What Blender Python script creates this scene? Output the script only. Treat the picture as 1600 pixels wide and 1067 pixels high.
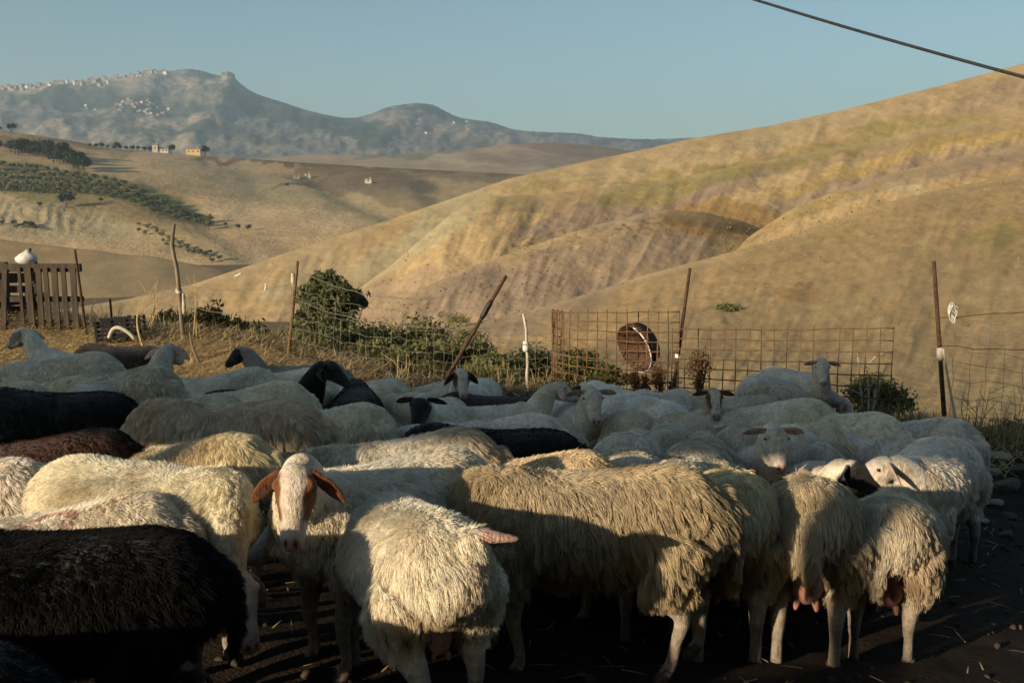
import bpy, bmesh, math, random
import numpy as np
from mathutils import Vector, Matrix, kdtree

for _o in list(bpy.data.objects):
    bpy.data.objects.remove(_o, do_unlink=True)
SC = bpy.context.scene
COL = SC.collection
R = math.radians

# ------------------------------------------------------------------ camera
FPX, W0, H0, HOR, CAMH = 1570.0, 1600.0, 1067.0, 320.0, 1.6
PITCH = math.atan((H0 / 2 - HOR) / FPX)
cam_d = bpy.data.cameras.new('camera')
cam = bpy.data.objects.new('camera', cam_d)
COL.objects.link(cam)
cam.location = (0, 0, CAMH)
cam.rotation_euler = (math.pi / 2 - PITCH, 0, 0)
cam_d.sensor_width = 36
cam_d.lens = 36 * FPX / W0
cam_d.clip_start = 0.05
cam_d.clip_end = 30000
cam_d.dof.use_dof = True
cam_d.dof.focus_distance = 3.9
cam_d.dof.aperture_fstop = 14.0
SC.camera = cam

# ------------------------------------------------------------------ light
SUN_AZ, SUN_EL = R(48), R(14)          # azimuth: from straight behind the camera towards the left
sun_dir = Vector((-math.sin(SUN_AZ) * math.cos(SUN_EL), -math.cos(SUN_AZ) * math.cos(SUN_EL), math.sin(SUN_EL)))
wd = bpy.data.worlds.new('World')
SC.world = wd
wd.use_nodes = True
wn = wd.node_tree
sky = wn.nodes.new('ShaderNodeTexSky')
sky.sky_type = 'NISHITA'
sky.sun_disc = False
sky.sun_elevation = SUN_EL
# Blender: rotation 0 puts the sun at +Y, positive turns it clockwise seen from above
sky.sun_rotation = math.atan2(sun_dir.x, sun_dir.y)
sky.altitude = 500
sky.air_density = 1.0
sky.dust_density = 1.6
sky.ozone_density = 1.2
tint = wn.nodes.new('ShaderNodeMix'); tint.data_type = 'RGBA'; tint.blend_type = 'MULTIPLY'
tint.inputs[0].default_value = 1
tint.inputs[7].default_value = (.85, 1.0, 1.0, 1)
wn.links.new(sky.outputs['Color'], tint.inputs[6])
wn.links.new(tint.outputs[2], wn.nodes['Background'].inputs['Color'])
wn.nodes['Background'].inputs['Strength'].default_value = 0.076
sl = bpy.data.lights.new('sun', 'SUN')
sl.energy = 5.0
sl.angle = R(0.6)
sl.color = (1.0, 0.80, 0.55)
sun = bpy.data.objects.new('sun', sl)
COL.objects.link(sun)
sun.location = (-30, -20, 30)
sun.rotation_euler = (-sun_dir).to_track_quat('-Z', 'Y').to_euler()
SC.view_settings.view_transform = 'Standard'
SC.view_settings.look = 'None'
SC.view_settings.exposure = 0.62
SC.view_settings.gamma = 1.0
SC.view_settings.use_curve_mapping = False
SC.render.engine = 'CYCLES'
SC.cycles.use_denoising = True
SC.cycles.max_bounces = 5
SC.cycles.diffuse_bounces = 3
SC.cycles.transparent_max_bounces = 6
SC.cycles.volume_bounces = 0
SC.cycles_curves.shape = 'RIBBONS'

# ------------------------------------------------------------------ helpers
rng = np.random.default_rng(7)
random.seed(7)
UPV = np.array([0, math.sin(PITCH), math.cos(PITCH)])
FWD = np.array([0, math.cos(PITCH), -math.sin(PITCH)])


def P(px, py, Y):
    """picture point at depth Y (metres along +Y) -> world, used for surveying positions"""
    px, py, Y = np.broadcast_arrays(np.asarray(px, float), np.asarray(py, float), np.asarray(Y, float))
    d = FWD + ((px - W0 / 2) / FPX)[..., None] * np.array([1., 0, 0]) + ((H0 / 2 - py) / FPX)[..., None] * UPV
    return d * (Y / d[..., 1])[..., None] + np.array([0, 0, CAMH])


def to_px(p):
    v = np.asarray(p, float) - np.array([0, 0, CAMH])
    dz = v @ FWD
    return W0 / 2 + FPX * v[..., 0] / dz, H0 / 2 - FPX * (v @ UPV) / dz


_NT = rng.random((256, 256))


def vnoise(x, y):
    x = np.asarray(x, float); y = np.asarray(y, float)
    xi = np.floor(x).astype(int); yi = np.floor(y).astype(int)
    fx = x - xi; fy = y - yi
    fx = fx * fx * (3 - 2 * fx); fy = fy * fy * (3 - 2 * fy)
    a = _NT[xi & 255, yi & 255]; b = _NT[(xi + 1) & 255, yi & 255]
    c = _NT[xi & 255, (yi + 1) & 255]; d = _NT[(xi + 1) & 255, (yi + 1) & 255]
    return (a * (1 - fx) + b * fx) * (1 - fy) + (c * (1 - fx) + d * fx) * fy


def fbm(x, y, o=4):
    s = 0; a = .5
    for k in range(o):
        s = s + a * (vnoise(x * 2 ** k + 17 * k, y * 2 ** k + 31 * k) - .5)
        a *= .5
    return s * 2          # about -1..1


def mesh_obj(name, verts, faces, mat, parent=None, smooth=True, colors=None):
    me = bpy.data.meshes.new(name)
    me.from_pydata([tuple(v) for v in verts] if not isinstance(verts, np.ndarray) else verts.tolist(), [],
                   faces if not isinstance(faces, np.ndarray) else faces.tolist())
    if smooth:
        me.polygons.foreach_set('use_smooth', np.ones(len(me.polygons), bool))
    if colors is not None:
        a = me.color_attributes.new('Col', 'FLOAT_COLOR', 'POINT')
        c = np.ones((len(me.vertices), 4)); c[:, :3] = colors
        a.data.foreach_set('color', c.ravel())
    if mat:
        me.materials.append(mat)
    me.update()
    o = bpy.data.objects.new(name, me)
    COL.objects.link(o)
    if parent:
        o.parent = parent
    return o


def tag(o, label=None, cat=None, group=None, kind=None):
    if label: o['label'] = label
    if cat: o['category'] = cat
    if group: o['group'] = group
    if kind: o['kind'] = kind
    return o


def empty(name, loc=(0, 0, 0), rz=0):
    o = bpy.data.objects.new(name, None)
    o.empty_display_size = .1
    COL.objects.link(o)
    o.location = loc
    o.rotation_euler = (0, 0, rz)
    return o


def share(name, src, parent, loc=(0, 0, 0), rot=(0, 0, 0), sc=(1, 1, 1)):
    """another object on the same mesh data"""
    o = bpy.data.objects.new(name, src.data if hasattr(src, 'data') else src)
    COL.objects.link(o)
    o.parent = parent
    o.location = loc; o.rotation_euler = rot; o.scale = sc
    return o


class NT:
    """tiny node-building helper"""
    def __init__(self, name):
        self.m = bpy.data.materials.new(name)
        self.m.use_nodes = True
        self.t = self.m.node_tree
        self.b = self.t.nodes['Principled BSDF']
        self.b.inputs['Roughness'].default_value = .85
        self.b.inputs['Specular IOR Level'].default_value = .25

    def n(self, kind, **kw):
        nd = self.t.nodes.new('ShaderNode' + kind)
        for k, v in kw.items():
            setattr(nd, k, v)
        return nd

    def l(self, a, b):
        self.t.links.new(a, b)

    def val(self, sock, v):
        if hasattr(v, 'is_linked') or isinstance(v, bpy.types.NodeSocket):
            self.l(v, sock)
        else:
            sock.default_value = v

    def noise(self, scale, detail=4, vec=None, rough=.55, stretch=None):
        nd = self.n('TexNoise')
        nd.inputs['Scale'].default_value = scale
        nd.inputs['Detail'].default_value = detail
        nd.inputs['Roughness'].default_value = rough
        if vec is None:
            vec = self.n('TexCoord').outputs['Object']
        if stretch:
            mp = self.n('Mapping')
            mp.inputs['Scale'].default_value = stretch
            self.l(vec, mp.inputs['Vector'])
            vec = mp.outputs['Vector']
        self.l(vec, nd.inputs['Vector'])
        return nd.outputs['Fac']

    def ramp(self, fac, stops):
        nd = self.n('ValToRGB')
        el = nd.color_ramp.elements
        while len(el) < len(stops):
            el.new(.5)
        for e, (p, c) in zip(el, stops):
            e.position = p
            e.color = tuple(c) + (1,) if len(c) == 3 else c
        self.l(fac, nd.inputs['Fac'])
        return nd.outputs['Color']

    def mix(self, a, b, fac, mode='MIX'):
        nd = self.n('Mix', data_type='RGBA', blend_type=mode)
        ins = [s for s in nd.inputs if s.type == 'RGBA']
        def put(s, v):
            if isinstance(v, bpy.types.NodeSocket): self.l(v, s)
            else: s.default_value = tuple(v) + (1,) if len(v) == 3 else v
        put(ins[0], a); put(ins[1], b)
        f = nd.inputs[0]
        if isinstance(fac, bpy.types.NodeSocket): self.l(fac, f)
        else: f.default_value = fac
        return [s for s in nd.outputs if s.type == 'RGBA'][0]

    def bump(self, h, strength=.5, dist=.02):
        nd = self.n('Bump')
        nd.inputs['Strength'].default_value = strength
        nd.inputs['Distance'].default_value = dist
        self.l(h, nd.inputs['Height'])
        self.l(nd.outputs['Normal'], self.b.inputs['Normal'])

    def color(self, c):
        if isinstance(c, bpy.types.NodeSocket): self.l(c, self.b.inputs['Base Color'])
        else: self.b.inputs['Base Color'].default_value = tuple(c) + (1,)
        return self


def mat_noise(name, c1, c2, scale, rough=.85, bump=0, bdist=.01, stretch=None, detail=4):
    m = NT(name)
    f = m.noise(scale, detail, stretch=stretch)
    m.color(m.ramp(f, [(.3, c1), (.7, c2)]))
    m.b.inputs['Roughness'].default_value = rough
    if bump: m.bump(f, bump, bdist)
    return m.m


def mat_attr(name, var=.35, scale=.5, bump=.3, bdist=.5, scale2=None, rough=.95):
    """vertex colour times fine procedural grain"""
    m = NT(name)
    a = m.n('Attribute', attribute_name='Col')
    f = m.noise(scale, 2, rough=.65)
    f2 = m.noise(scale2 or scale * 7, 3, rough=.7)
    g = m.ramp(f, [(.25, (1 - var,) * 3), (.75, (1 + var,) * 3)])
    g2 = m.ramp(f2, [(.3, (1 - var * .8,) * 3), (.7, (1 + var * .8,) * 3)])
    c = m.mix(a.outputs['Color'], g, 1, 'MULTIPLY')
    c = m.mix(c, g2, 1, 'MULTIPLY')
    m.color(c)
    m.b.inputs['Roughness'].default_value = rough
    m.b.inputs['Specular IOR Level'].default_value = .1
    m.bump(f2, bump, bdist)
    return m.m


def tube_geo(pts, rad, n=10, ref=(0, 0, 1), res=3, cap=True):
    """closed tube through pts; rad = list of r or (w, h)"""
    pts = np.array(pts, float)
    rad = np.array([(r, r) if np.isscalar(r) else r for r in rad], float)
    if res > 1 and len(pts) > 2:
        k = len(pts); ts = np.linspace(0, k - 1, (k - 1) * res + 1)
        ext = np.vstack([2 * pts[0] - pts[1], pts, 2 * pts[-1] - pts[-2]])
        out = []
        for t in ts:
            i = min(int(t), k - 2); u = t - i
            p0, p1, p2, p3 = ext[i:i + 4]
            out.append(.5 * (2 * p1 + (p2 - p0) * u + (2 * p0 - 5 * p1 + 4 * p2 - p3) * u * u + (3 * p1 - p0 - 3 * p2 + p3) * u ** 3))
        rad = np.stack([np.interp(ts, range(k), rad[:, j]) for j in (0, 1)], 1)
        pts = np.array(out)
    k = len(pts)
    tan = np.gradient(pts, axis=0)
    tan /= np.linalg.norm(tan, axis=1)[:, None] + 1e-9
    ref = np.array(ref, float)
    side = np.cross(ref, tan)
    side /= np.linalg.norm(side, axis=1)[:, None] + 1e-9
    up = np.cross(tan, side)
    a = np.linspace(0, 2 * np.pi, n, endpoint=False)
    V = pts[:, None, :] + side[:, None, :] * (rad[:, 0, None] * np.cos(a))[..., None] + up[:, None, :] * (rad[:, 1, None] * np.sin(a))[..., None]
    V = V.reshape(-1, 3)
    F = []
    for i in range(k - 1):
        for j in range(n):
            F.append((i * n + j, i * n + (j + 1) % n, (i + 1) * n + (j + 1) % n, (i + 1) * n + j))
    if cap:
        F.append(tuple(range(n - 1, -1, -1)))
        F.append(tuple(range((k - 1) * n, k * n)))
    return V, F


def merge(parts):
    V = []; F = []; o = 0
    for v, f in parts:
        V.append(np.asarray(v, float)); F += [tuple(i + o for i in q) for q in f]; o += len(v)
    return np.vstack(V), F


def ball_geo(c, r, nu=10, nv=7):
    c = np.array(c, float); r = np.array([r] * 3 if np.isscalar(r) else r, float)
    V = [c + r * (0, 0, 1)]; F = []
    for i in range(1, nv):
        t = math.pi * i / nv
        for j in range(nu):
            p = 2 * math.pi * j / nu
            V.append(c + r * (math.sin(t) * math.cos(p), math.sin(t) * math.sin(p), math.cos(t)))
    V.append(c - r * (0, 0, 1))
    for j in range(nu):
        F.append((0, 1 + j, 1 + (j + 1) % nu))
        b = 1 + (nv - 2) * nu
        F.append((len(V) - 1, b + (j + 1) % nu, b + j))
    for i in range(nv - 2):
        for j in range(nu):
            a = 1 + i * nu
            F.append((a + j, a + nu + j, a + nu + (j + 1) % nu, a + (j + 1) % nu))
    return np.array(V), F


def box_geo(lo, hi):
    x0, y0, z0 = lo; x1, y1, z1 = hi
    V = np.array([(x0, y0, z0), (x1, y0, z0), (x1, y1, z0), (x0, y1, z0), (x0, y0, z1), (x1, y0, z1), (x1, y1, z1), (x0, y1, z1)], float)
    return V, [(3, 2, 1, 0), (4, 5, 6, 7), (0, 1, 5, 4), (1, 2, 6, 5), (2, 3, 7, 6), (3, 0, 4, 7)]


# ------------------------------------------------------------------ the ground near the fold
FS = [-30, -6.4, -4.6, -2.6, -1.3, 0, .8, 2, 4, 8, 16, 30, 60, 9000]
FO = [.05, 0, -.17, -.38, -.40, -.20, -.26, -.75, -1.5, -2.7, -5.4, -10.5, -25, -60]


def dfence(x):
    return 9.6 - .29 * np.clip(x, -8, 8)


def ground_base(x, y):
    x = np.asarray(x, float); y = np.asarray(y, float)
    s = y - dfence(x)
    mound = .19 * np.exp(-((s - .1) / .8) ** 2) * np.clip((-1.3 - x) / 1.5, 0, 1)      # straw bank under the left fence
    return -.065 * np.clip(x, -8, 8) + np.interp(s, FS, FO) + mound


def gz(x, y):
    return ground_base(x, y) + .03 * fbm(np.asarray(x) * 1.1 + 5, np.asarray(y) * 1.1, 3)


def build_ground():
    # one sheet, fine by the fold, coarser outwards, reaching past the mountains
    xs = np.concatenate([-np.geomspace(9000, 7, 40), np.arange(-6.6, 6.61, .07), np.geomspace(7, 9000, 40)])
    ys = np.concatenate([-np.geomspace(600, 2, 16), np.arange(-1.6, 14, .07), np.geomspace(14.3, 9000, 70)])
    X, Y = np.meshgrid(xs, ys)
    near = np.clip(1 - (np.hypot(X, Y - 6) - 9) / 6, 0, 1)
    Z = gz(X, Y) + near * (.018 * fbm(X * 6, Y * 6, 3) + .010 * np.abs(fbm(X * 19, Y * 19, 2)))
    V = np.stack([X, Y, Z], -1).reshape(-1, 3)
    nx = len(xs); ny = len(ys)
    i = np.arange(ny - 1)[:, None] * nx + np.arange(nx - 1)[None]
    F = np.stack([i, i + 1, i + nx + 1, i + nx], -1).reshape(-1, 4)
    s = (Y - dfence(X)).reshape(-1)
    n1 = fbm(X * .8, Y * .8, 4).reshape(-1)
    mud = np.array([.030, .022, .016]); dry = np.array([.17, .12, .065]); straw = np.array([.30, .23, .13])
    w = np.clip((s + .25 + .5 * n1) / .8, 0, 1)[:, None]
    c = mud * (1 - w) + dry * w
    st = (np.clip((s + 1.5 + .6 * n1) / .5, 0, 1) * np.clip((.9 - s) / .5, 0, 1) * np.clip((-.9 - X.reshape(-1)) / 1., 0, 1))[:, None]
    c = c * (1 - st) + straw * st
    m = mat_attr('soil', .35, 9, .6, .03, 60)
    o = mesh_obj('ground', V, F, m, colors=c)
    tag(o, kind='structure')
    return o


ground = build_ground()


# ------------------------------------------------------------------ hills as surveyed sheets
def polydist(px, py, line):
    """distance to a polyline and the side of it (+ = below/right of it going along)"""
    best = np.full(px.shape, 1e9); side = np.zeros(px.shape); tt = np.zeros(px.shape)
    L = np.array(line, float)
    n = len(L) - 1
    for i in range(n):
        a, b = L[i], L[i + 1]; ab = b - a
        t = np.clip(((px - a[0]) * ab[0] + (py - a[1]) * ab[1]) / (ab @ ab), 0, 1)
        dx = px - a[0] - t * ab[0]; dy = py - a[1] - t * ab[1]
        d = np.hypot(dx, dy)
        m = d < best
        best = np.where(m, d, best)
        side = np.where(m, np.sign(ab[0] * dy - ab[1] * dx), side)
        tt = np.where(m, (i + t) / n, tt)
    return best, side, tt


class Sheet:
    """a hill surface through contour lines seen at given depths: rows = [(picture line, depth line), ...] bottom to crest"""
    def __init__(self, name, u0, u1, nu, rows, nv, mat, bumps=None, colors=None, back=.6):
        us = np.linspace(u0, u1, nu)
        cy = []; cd = []
        for ln, dp in rows:
            ln = np.array(ln, float); dp = np.array(dp, float)
            cy.append(np.interp(us, ln[:, 0], ln[:, 1])); cd.append(np.interp(us, dp[:, 0], dp[:, 1]))
        k = len(rows)
        ts = np.linspace(0, k - 1, nv)
        cy = np.array(cy); cd = np.array(cd)
        PY = np.zeros((nv, nu)); D = np.zeros((nv, nu))
        for j, t in enumerate(ts):
            i = min(int(t), k - 2); f = t - i
            PY[j] = cy[i] * (1 - f) + cy[i + 1] * f
            D[j] = np.exp(np.log(cd[i]) * (1 - f) + np.log(cd[i + 1]) * f)
        ker = np.array([1, 2, 3, 2, 1.]) / 9
        for _ in range(3):
            pad = np.pad(PY, ((0, 0), (2, 2)), 'edge')
            PY = sum(ker[q] * pad[:, q:q + nu] for q in range(5))
            pad = np.pad(D, ((0, 0), (4, 4)), 'edge')
            D = np.mean([pad[:, q:q + nu] for q in range(9)], axis=0)
        PX = np.broadcast_to(us, PY.shape)
        W = P(PX, PY, D)
        if bumps is not None:
            W[..., 2] += bumps(PX, PY, W, D)
        # the far side falls away behind the crest
        nb = 8
        top = W[-1]
        Bk = []
        for q in range(1, nb + 1):
            f = q / nb
            p = top.copy()
            ext = D[-1] * back * f
            p[:, :2] *= (1 + back * f)
            p[:, 2] = top[:, 2] - ext * .28 * f ** .7
            Bk.append(p)
        A = np.concatenate([W, np.array(Bk)], 0)
        r, c = A.shape[:2]
        i = np.arange(r - 1)[:, None] * c + np.arange(c - 1)[None]
        F = np.stack([i, i + 1, i + c + 1, i + c], -1).reshape(-1, 4)
        C = np.zeros((r, c, 3))
        C[:nv] = colors(PX, PY, W, D)
        C[nv:] = C[nv - 1]
        self.us, self.PY, self.Wd, self.D = us, PY, W, D
        self.o = mesh_obj(name, A.reshape(-1, 3), F, mat, colors=C.reshape(-1, 3))
        tag(self.o, kind='structure')

    def at(self, px, py):
        j = np.interp(px, self.us, np.arange(len(self.us)))
        j0 = int(min(max(math.floor(j), 0), len(self.us) - 2)); f = j - j0
        col = self.PY[:, j0] * (1 - f) + self.PY[:, j0 + 1] * f
        v = np.interp(-py, -col, np.arange(len(col)))
        i0 = int(min(max(math.floor(v), 0), len(col) - 2)); g = v - i0
        w = self.Wd
        return ((w[i0, j0] * (1 - f) + w[i0, j0 + 1] * f) * (1 - g) + (w[i0 + 1, j0] * (1 - f) + w[i0 + 1, j0 + 1] * f) * g)


def paint(C, PX, PY, zones, warp=14, sc=.03):
    """patches of different plant cover and soil: (cx, cy, rx, ry, slope, colour, strength)"""
    nx = fbm(PX * sc, PY * sc * 1.6, 6) * warp * 1.8; ny = fbm(PX * sc + 50, PY * sc * 1.6 + 9, 6) * warp * 1.2
    for cx, cy, rx, ry, sl, col, st in zones:
        dx = PX + nx - cx; dy = PY + ny - cy - sl * dx
        q = np.sqrt((dx / rx) ** 2 + (dy / ry) ** 2)
        w = (np.clip((1.10 - q) / .20, 0, 1) * st)[..., None]
        C[...] = C * (1 - w) + np.array(col) * w


GOLD = np.array([.35, .25, .13]); PALE = np.array([.39, .30, .17]); SOIL = np.array([.235, .175, .125])
GREEN = np.array([.255, .205, .075]); RUST = np.array([.235, .145, .055]); OLIVE = np.array([.30, .21, .10])
YEL = np.array([.33, .235, .085]); CLAY = np.array([.33, .28, .165]); DARKG = np.array([.075, .075, .03])

R_LINES = [  # spurs and folds of the big slope: (line, height in picture px, width above, width below)
    ([(1620, 175), (1440, 205), (1180, 255), (960, 292), (760, 308), (700, 345), (600, 425), (540, 470)], 13, 36, 20),
    ([(1640, 228), (1400, 268), (1240, 318), (1170, 372)], 9, 26, 18),
    ([(1190, 300), (1040, 328), (930, 352), (760, 408), (640, 460), (560, 500)], 10, 34, 18),
    ([(1650, 255), (1400, 310), (1200, 378), (1010, 428), (860, 480), (700, 520)], 9, 34, 30),
    ([(1620, 128), (1480, 160), (1330, 200), (1180, 220), (1050, 260)], 6, 22, 18),
    ([(1640, 340), (1560, 372), (1480, 400)], 6, 24, 18),
    ([(800, 275), (640, 345), (500, 400), (380, 450)], 6, 30, 30),
    ([(760, 318), (726, 350), (704, 392)], -4, 15, 11),
    ([(720, 318), (690, 360), (650, 400)], -3, 13, 11),
    ([(640, 350), (625, 380), (590, 410)], -2.5, 13, 11),
]


def right_bumps(px, py, W, D):
    z = np.zeros(px.shape)
    for ln, h, wa, wb in R_LINES:
        d, s, t = polydist(px + 9 * fbm(px * .012, py * .02, 3), py + 7 * fbm(px * .015 + 9, py * .02, 3), ln)
        w = np.where(s > 0, wb, wa) if True else wa
        z += 1.9 * h / FPX * D * np.exp(-(d / w) ** 2) * np.clip(t * 8, .2, 1) * np.clip((1 - t) * 6, 0, 1)
    fade = np.clip((py - np.interp(px, [300, 800, 1080, 1600], [450, 275, 215, 100])) / 40, .15, 1)
    z += D * (3.2 / FPX) * fbm(px * .02 + 3, py * .035, 4) * fade
    z += D * (1.5 / FPX) * fbm(px * .07, py * .12, 4) * fade
    return z


def right_colors(px, py, W, D):
    C = np.empty(px.shape + (3,)); C[...] = GOLD
    n = fbm(px * .01, py * .02, 4)[..., None]
    C[...] = GOLD * (1 - np.clip(n, 0, 1)) + PALE * np.clip(n, 0, 1)
    paint(C, px, py, [
        (1230, 455, 520, 95, -.28, OLIVE, .75), (1450, 330, 330, 36, -.33, OLIVE, .8), (1500, 560, 500, 110, 0, (.34, .24, .115), .8),
        (960, 330, 170, 24, -.2, SOIL, .8), (1130, 290, 130, 20, -.35, SOIL, .6), (900, 420, 260, 38, -.25, SOIL, .75),
        (1330, 285, 150, 20, -.33, SOIL, .6), (1540, 250, 110, 22, -.2, SOIL, .55), (1560, 150, 90, 25, -.25, SOIL, .5), (700, 480, 260, 60, -.1, SOIL, .6),
        (1250, 245, 160, 14, -.25, GREEN, .75), (1090, 272, 130, 9, -.12, GREEN, .8), (1010, 302, 95, 12, -.15, GREEN, .8),
        (1440, 190, 115, 14, -.1, GREEN, .7), (1560, 210, 110, 14, -.12, YEL, .7), (1340, 262, 190, 10, -.3, YEL, .75), (860, 290, 90, 10, -.3, GREEN, .5),
        (1125, 340, 92, 26, .05, RUST, .8), (1150, 365, 52, 18, -.2, (.17, .115, .045), .5), (1260, 330, 110, 9, -.38, YEL, .85),
        (1545, 372, 62, 11, -.2, GREEN, .8), (1560, 352, 36, 8, -.2, YEL, .7), (1240, 452, 40, 9, -.05, RUST, .65), (1030, 350, 40, 12, -.2, RUST, .35),
        (690, 350, 70, 34, -.6, CLAY, .85), (620, 400, 80, 26, -.5, CLAY, .6), (520, 430, 110, 22, -.3, CLAY, .45),
        (1040, 250, 200, 14, -.15, PALE, .5), (1300, 190, 160, 14, -.24, PALE, .5), (1410, 290, 26, 10, 0, CLAY, .9)])
    grain = (1 + .16 * fbm(px * .09 + 2, py * .2, 4) + .12 * fbm(px * .35, py * .6, 2))[..., None]
    C *= grain
    # dark low tufts along the spur
    tuft = np.clip((fbm(px * .16, py * .3, 2) - .15) * 4, 0, 1) * np.exp(-(polydist(px, py, [(800, 385), (930, 355), (1030, 345)])[0] / 22) ** 2)
    C[...] = C * (1 - .7 * tuft[..., None]) + DARKG * .7 * tuft[..., None]
    return C


hill_mat = mat_attr('dry_hill', .14, .16, .3, .35, 1.3)


def spur_bumps(amp, crest):
    cx = [c[0] for c in crest]; cy = [c[1] for c in crest]
    def f(px, py, W, D):
        below = py - np.interp(px, cx, cy)
        fade = np.clip(below / 30, .12, 1)
        # gullies run down from the crest; fine rills on top
        q = px + .55 * below
        z = 1.9 * amp * D / FPX * (6.0 * fbm(q * .014 + amp, py * .012, 3) - 5.0 * np.abs(fbm(q * .022 + 7 * amp, py * .008 + 3, 3))) * fade
        z -= 1.9 * amp * D / FPX * 1.4 * np.abs(fbm(q * .06 + 3, py * .018, 3)) * fade
        z += D / FPX * (1.5 * fbm(px * .06, py * .10, 3) + .6 * fbm(px * .2, py * .3, 2)) * fade
        return z
    return f


C_MAIN = [(-260, 540), (0, 500), (200, 468), (300, 445), (420, 404), (500, 378), (600, 346), (700, 312), (800, 278), (900, 256), (1000, 235), (1080, 217),
          (1200, 197), (1300, 176), (1400, 151), (1500, 126), (1600, 99), (1700, 62), (1900, 0)]
C_1 = [(380, 560), (480, 505), (560, 452), (610, 415), (660, 372), (700, 338), (735, 316), (765, 307), (860, 303), (960, 291), (1060, 278), (1180, 254), (1300, 232), (1440, 205), (1640, 168), (1900, 110)]
C_2 = [(420, 640), (500, 560), (560, 505), (640, 460), (700, 432), (760, 407), (850, 377), (930, 352), (1000, 334), (1045, 327), (1100, 331), (1160, 346), (1220, 368), (1280, 392), (1320, 410)]
C_3 = [(980, 560), (1090, 430), (1150, 385), (1185, 360), (1240, 325), (1310, 297), (1400, 268), (1500, 246), (1640, 218), (1900, 160)]
C_4 = [(-260, 640), (100, 610), (400, 570), (560, 535), (700, 515), (790, 496), (860, 478), (940, 452), (1010, 429), (1100, 405), (1200, 378), (1300, 346), (1400, 312), (1500, 290), (1650, 262), (1900, 205)]


def crest_colors(crest):
    cx = [c[0] for c in crest]; cy = [c[1] for c in crest]
    def f(px, py, W, D):
        C = right_colors(px, py, W, D)
        below = py - np.interp(px, cx, cy)
        # bare pale soil plus painted-in highlight along the crest; streaky tone across the slope
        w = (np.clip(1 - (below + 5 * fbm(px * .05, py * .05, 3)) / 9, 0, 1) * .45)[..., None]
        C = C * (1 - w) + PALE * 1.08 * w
        q = px + 1.3 * below
        st = 1 + .13 * fbm(q * .03, (py - .35 * px) * .25, 4) + .08 * fbm(q * .2, py * .1, 2)
        return C * st[..., None]
    return f


def spur(name, u0, u1, crest, d0, d1, drop, shrink, amp, nu, nv, tail=None):
    rows = [([(x, y + drop) for x, y in crest], [(u0, d0 * shrink), (u1, d1 * shrink)]), ([(x, y + drop * .5) for x, y in crest], [(u0, d0 * (.45 + .55 * shrink)), (u1, d1 * (.45 + .55 * shrink))]),
            ([(x, y + drop * .12) for x, y in crest], [(u0, d0 * .94), (u1, d1 * .94)]), (crest, [(u0, d0), (u1, d1)])]
    if tail: rows = tail + rows[1:]
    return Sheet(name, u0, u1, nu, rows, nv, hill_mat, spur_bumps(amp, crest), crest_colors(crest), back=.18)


SPURS = []
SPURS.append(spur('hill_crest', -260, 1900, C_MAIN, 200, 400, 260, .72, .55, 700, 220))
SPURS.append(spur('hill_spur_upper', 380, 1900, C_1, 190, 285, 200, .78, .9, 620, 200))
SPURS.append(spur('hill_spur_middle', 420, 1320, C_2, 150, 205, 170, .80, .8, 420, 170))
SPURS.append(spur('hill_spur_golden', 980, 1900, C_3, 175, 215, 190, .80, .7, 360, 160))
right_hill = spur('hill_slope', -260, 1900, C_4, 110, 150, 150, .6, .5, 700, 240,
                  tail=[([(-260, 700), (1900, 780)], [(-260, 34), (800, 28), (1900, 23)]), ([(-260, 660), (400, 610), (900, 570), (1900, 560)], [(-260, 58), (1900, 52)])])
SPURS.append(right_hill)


def left_bumps(px, py, W, D):
    z = D * (2.5 / FPX) * fbm(px * .015, py * .03, 4)
    # eroded clay ribs
    rib = np.exp(-((py - 345 - .06 * (px - 100)) / 22) ** 2) * np.clip((190 - px) / 60, 0, 1)
    z += D * (2.4 / FPX) * np.abs(np.sin(px * .12 + .1 * py + 5 * fbm(px * .03, py * .03, 2))) * rib
    for ln, h, w in [([(120, 222), (230, 260), (420, 330), (600, 350)], 5, 24), ([(330, 246), (480, 275), (560, 318), (620, 345)], -7, 16),
                     ([(560, 262), (640, 300), (660, 330)], 4, 20), ([(0, 330), (150, 320), (330, 372), (460, 430)], 5, 22), ([(290, 330), (380, 395), (470, 440)], -5, 18)]:
        d, s, t = polydist(px, py, ln)
        z += h / FPX * D * np.exp(-(d / w) ** 2)
    edge = np.clip((py - np.interp(px, [0, 200, 450, 800], [205, 236, 253, 272])) / 14, 0, 1)
    return z * edge


def left_colors(px, py, W, D):
    C = np.empty(px.shape + (3,)); C[...] = (.42, .30, .16)
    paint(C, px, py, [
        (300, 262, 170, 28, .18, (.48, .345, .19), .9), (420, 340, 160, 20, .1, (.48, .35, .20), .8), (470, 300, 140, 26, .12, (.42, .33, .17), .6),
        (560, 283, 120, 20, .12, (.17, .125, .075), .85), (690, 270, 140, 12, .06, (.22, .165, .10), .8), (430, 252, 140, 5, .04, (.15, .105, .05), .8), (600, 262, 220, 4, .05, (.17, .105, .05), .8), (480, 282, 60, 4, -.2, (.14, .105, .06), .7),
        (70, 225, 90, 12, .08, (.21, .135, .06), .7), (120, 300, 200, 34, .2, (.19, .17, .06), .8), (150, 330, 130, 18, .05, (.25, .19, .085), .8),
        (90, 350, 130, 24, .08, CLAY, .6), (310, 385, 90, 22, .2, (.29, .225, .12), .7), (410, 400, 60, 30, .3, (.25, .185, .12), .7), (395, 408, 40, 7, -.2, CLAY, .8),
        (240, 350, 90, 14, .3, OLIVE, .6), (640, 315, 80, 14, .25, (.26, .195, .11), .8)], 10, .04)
    return C


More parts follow.
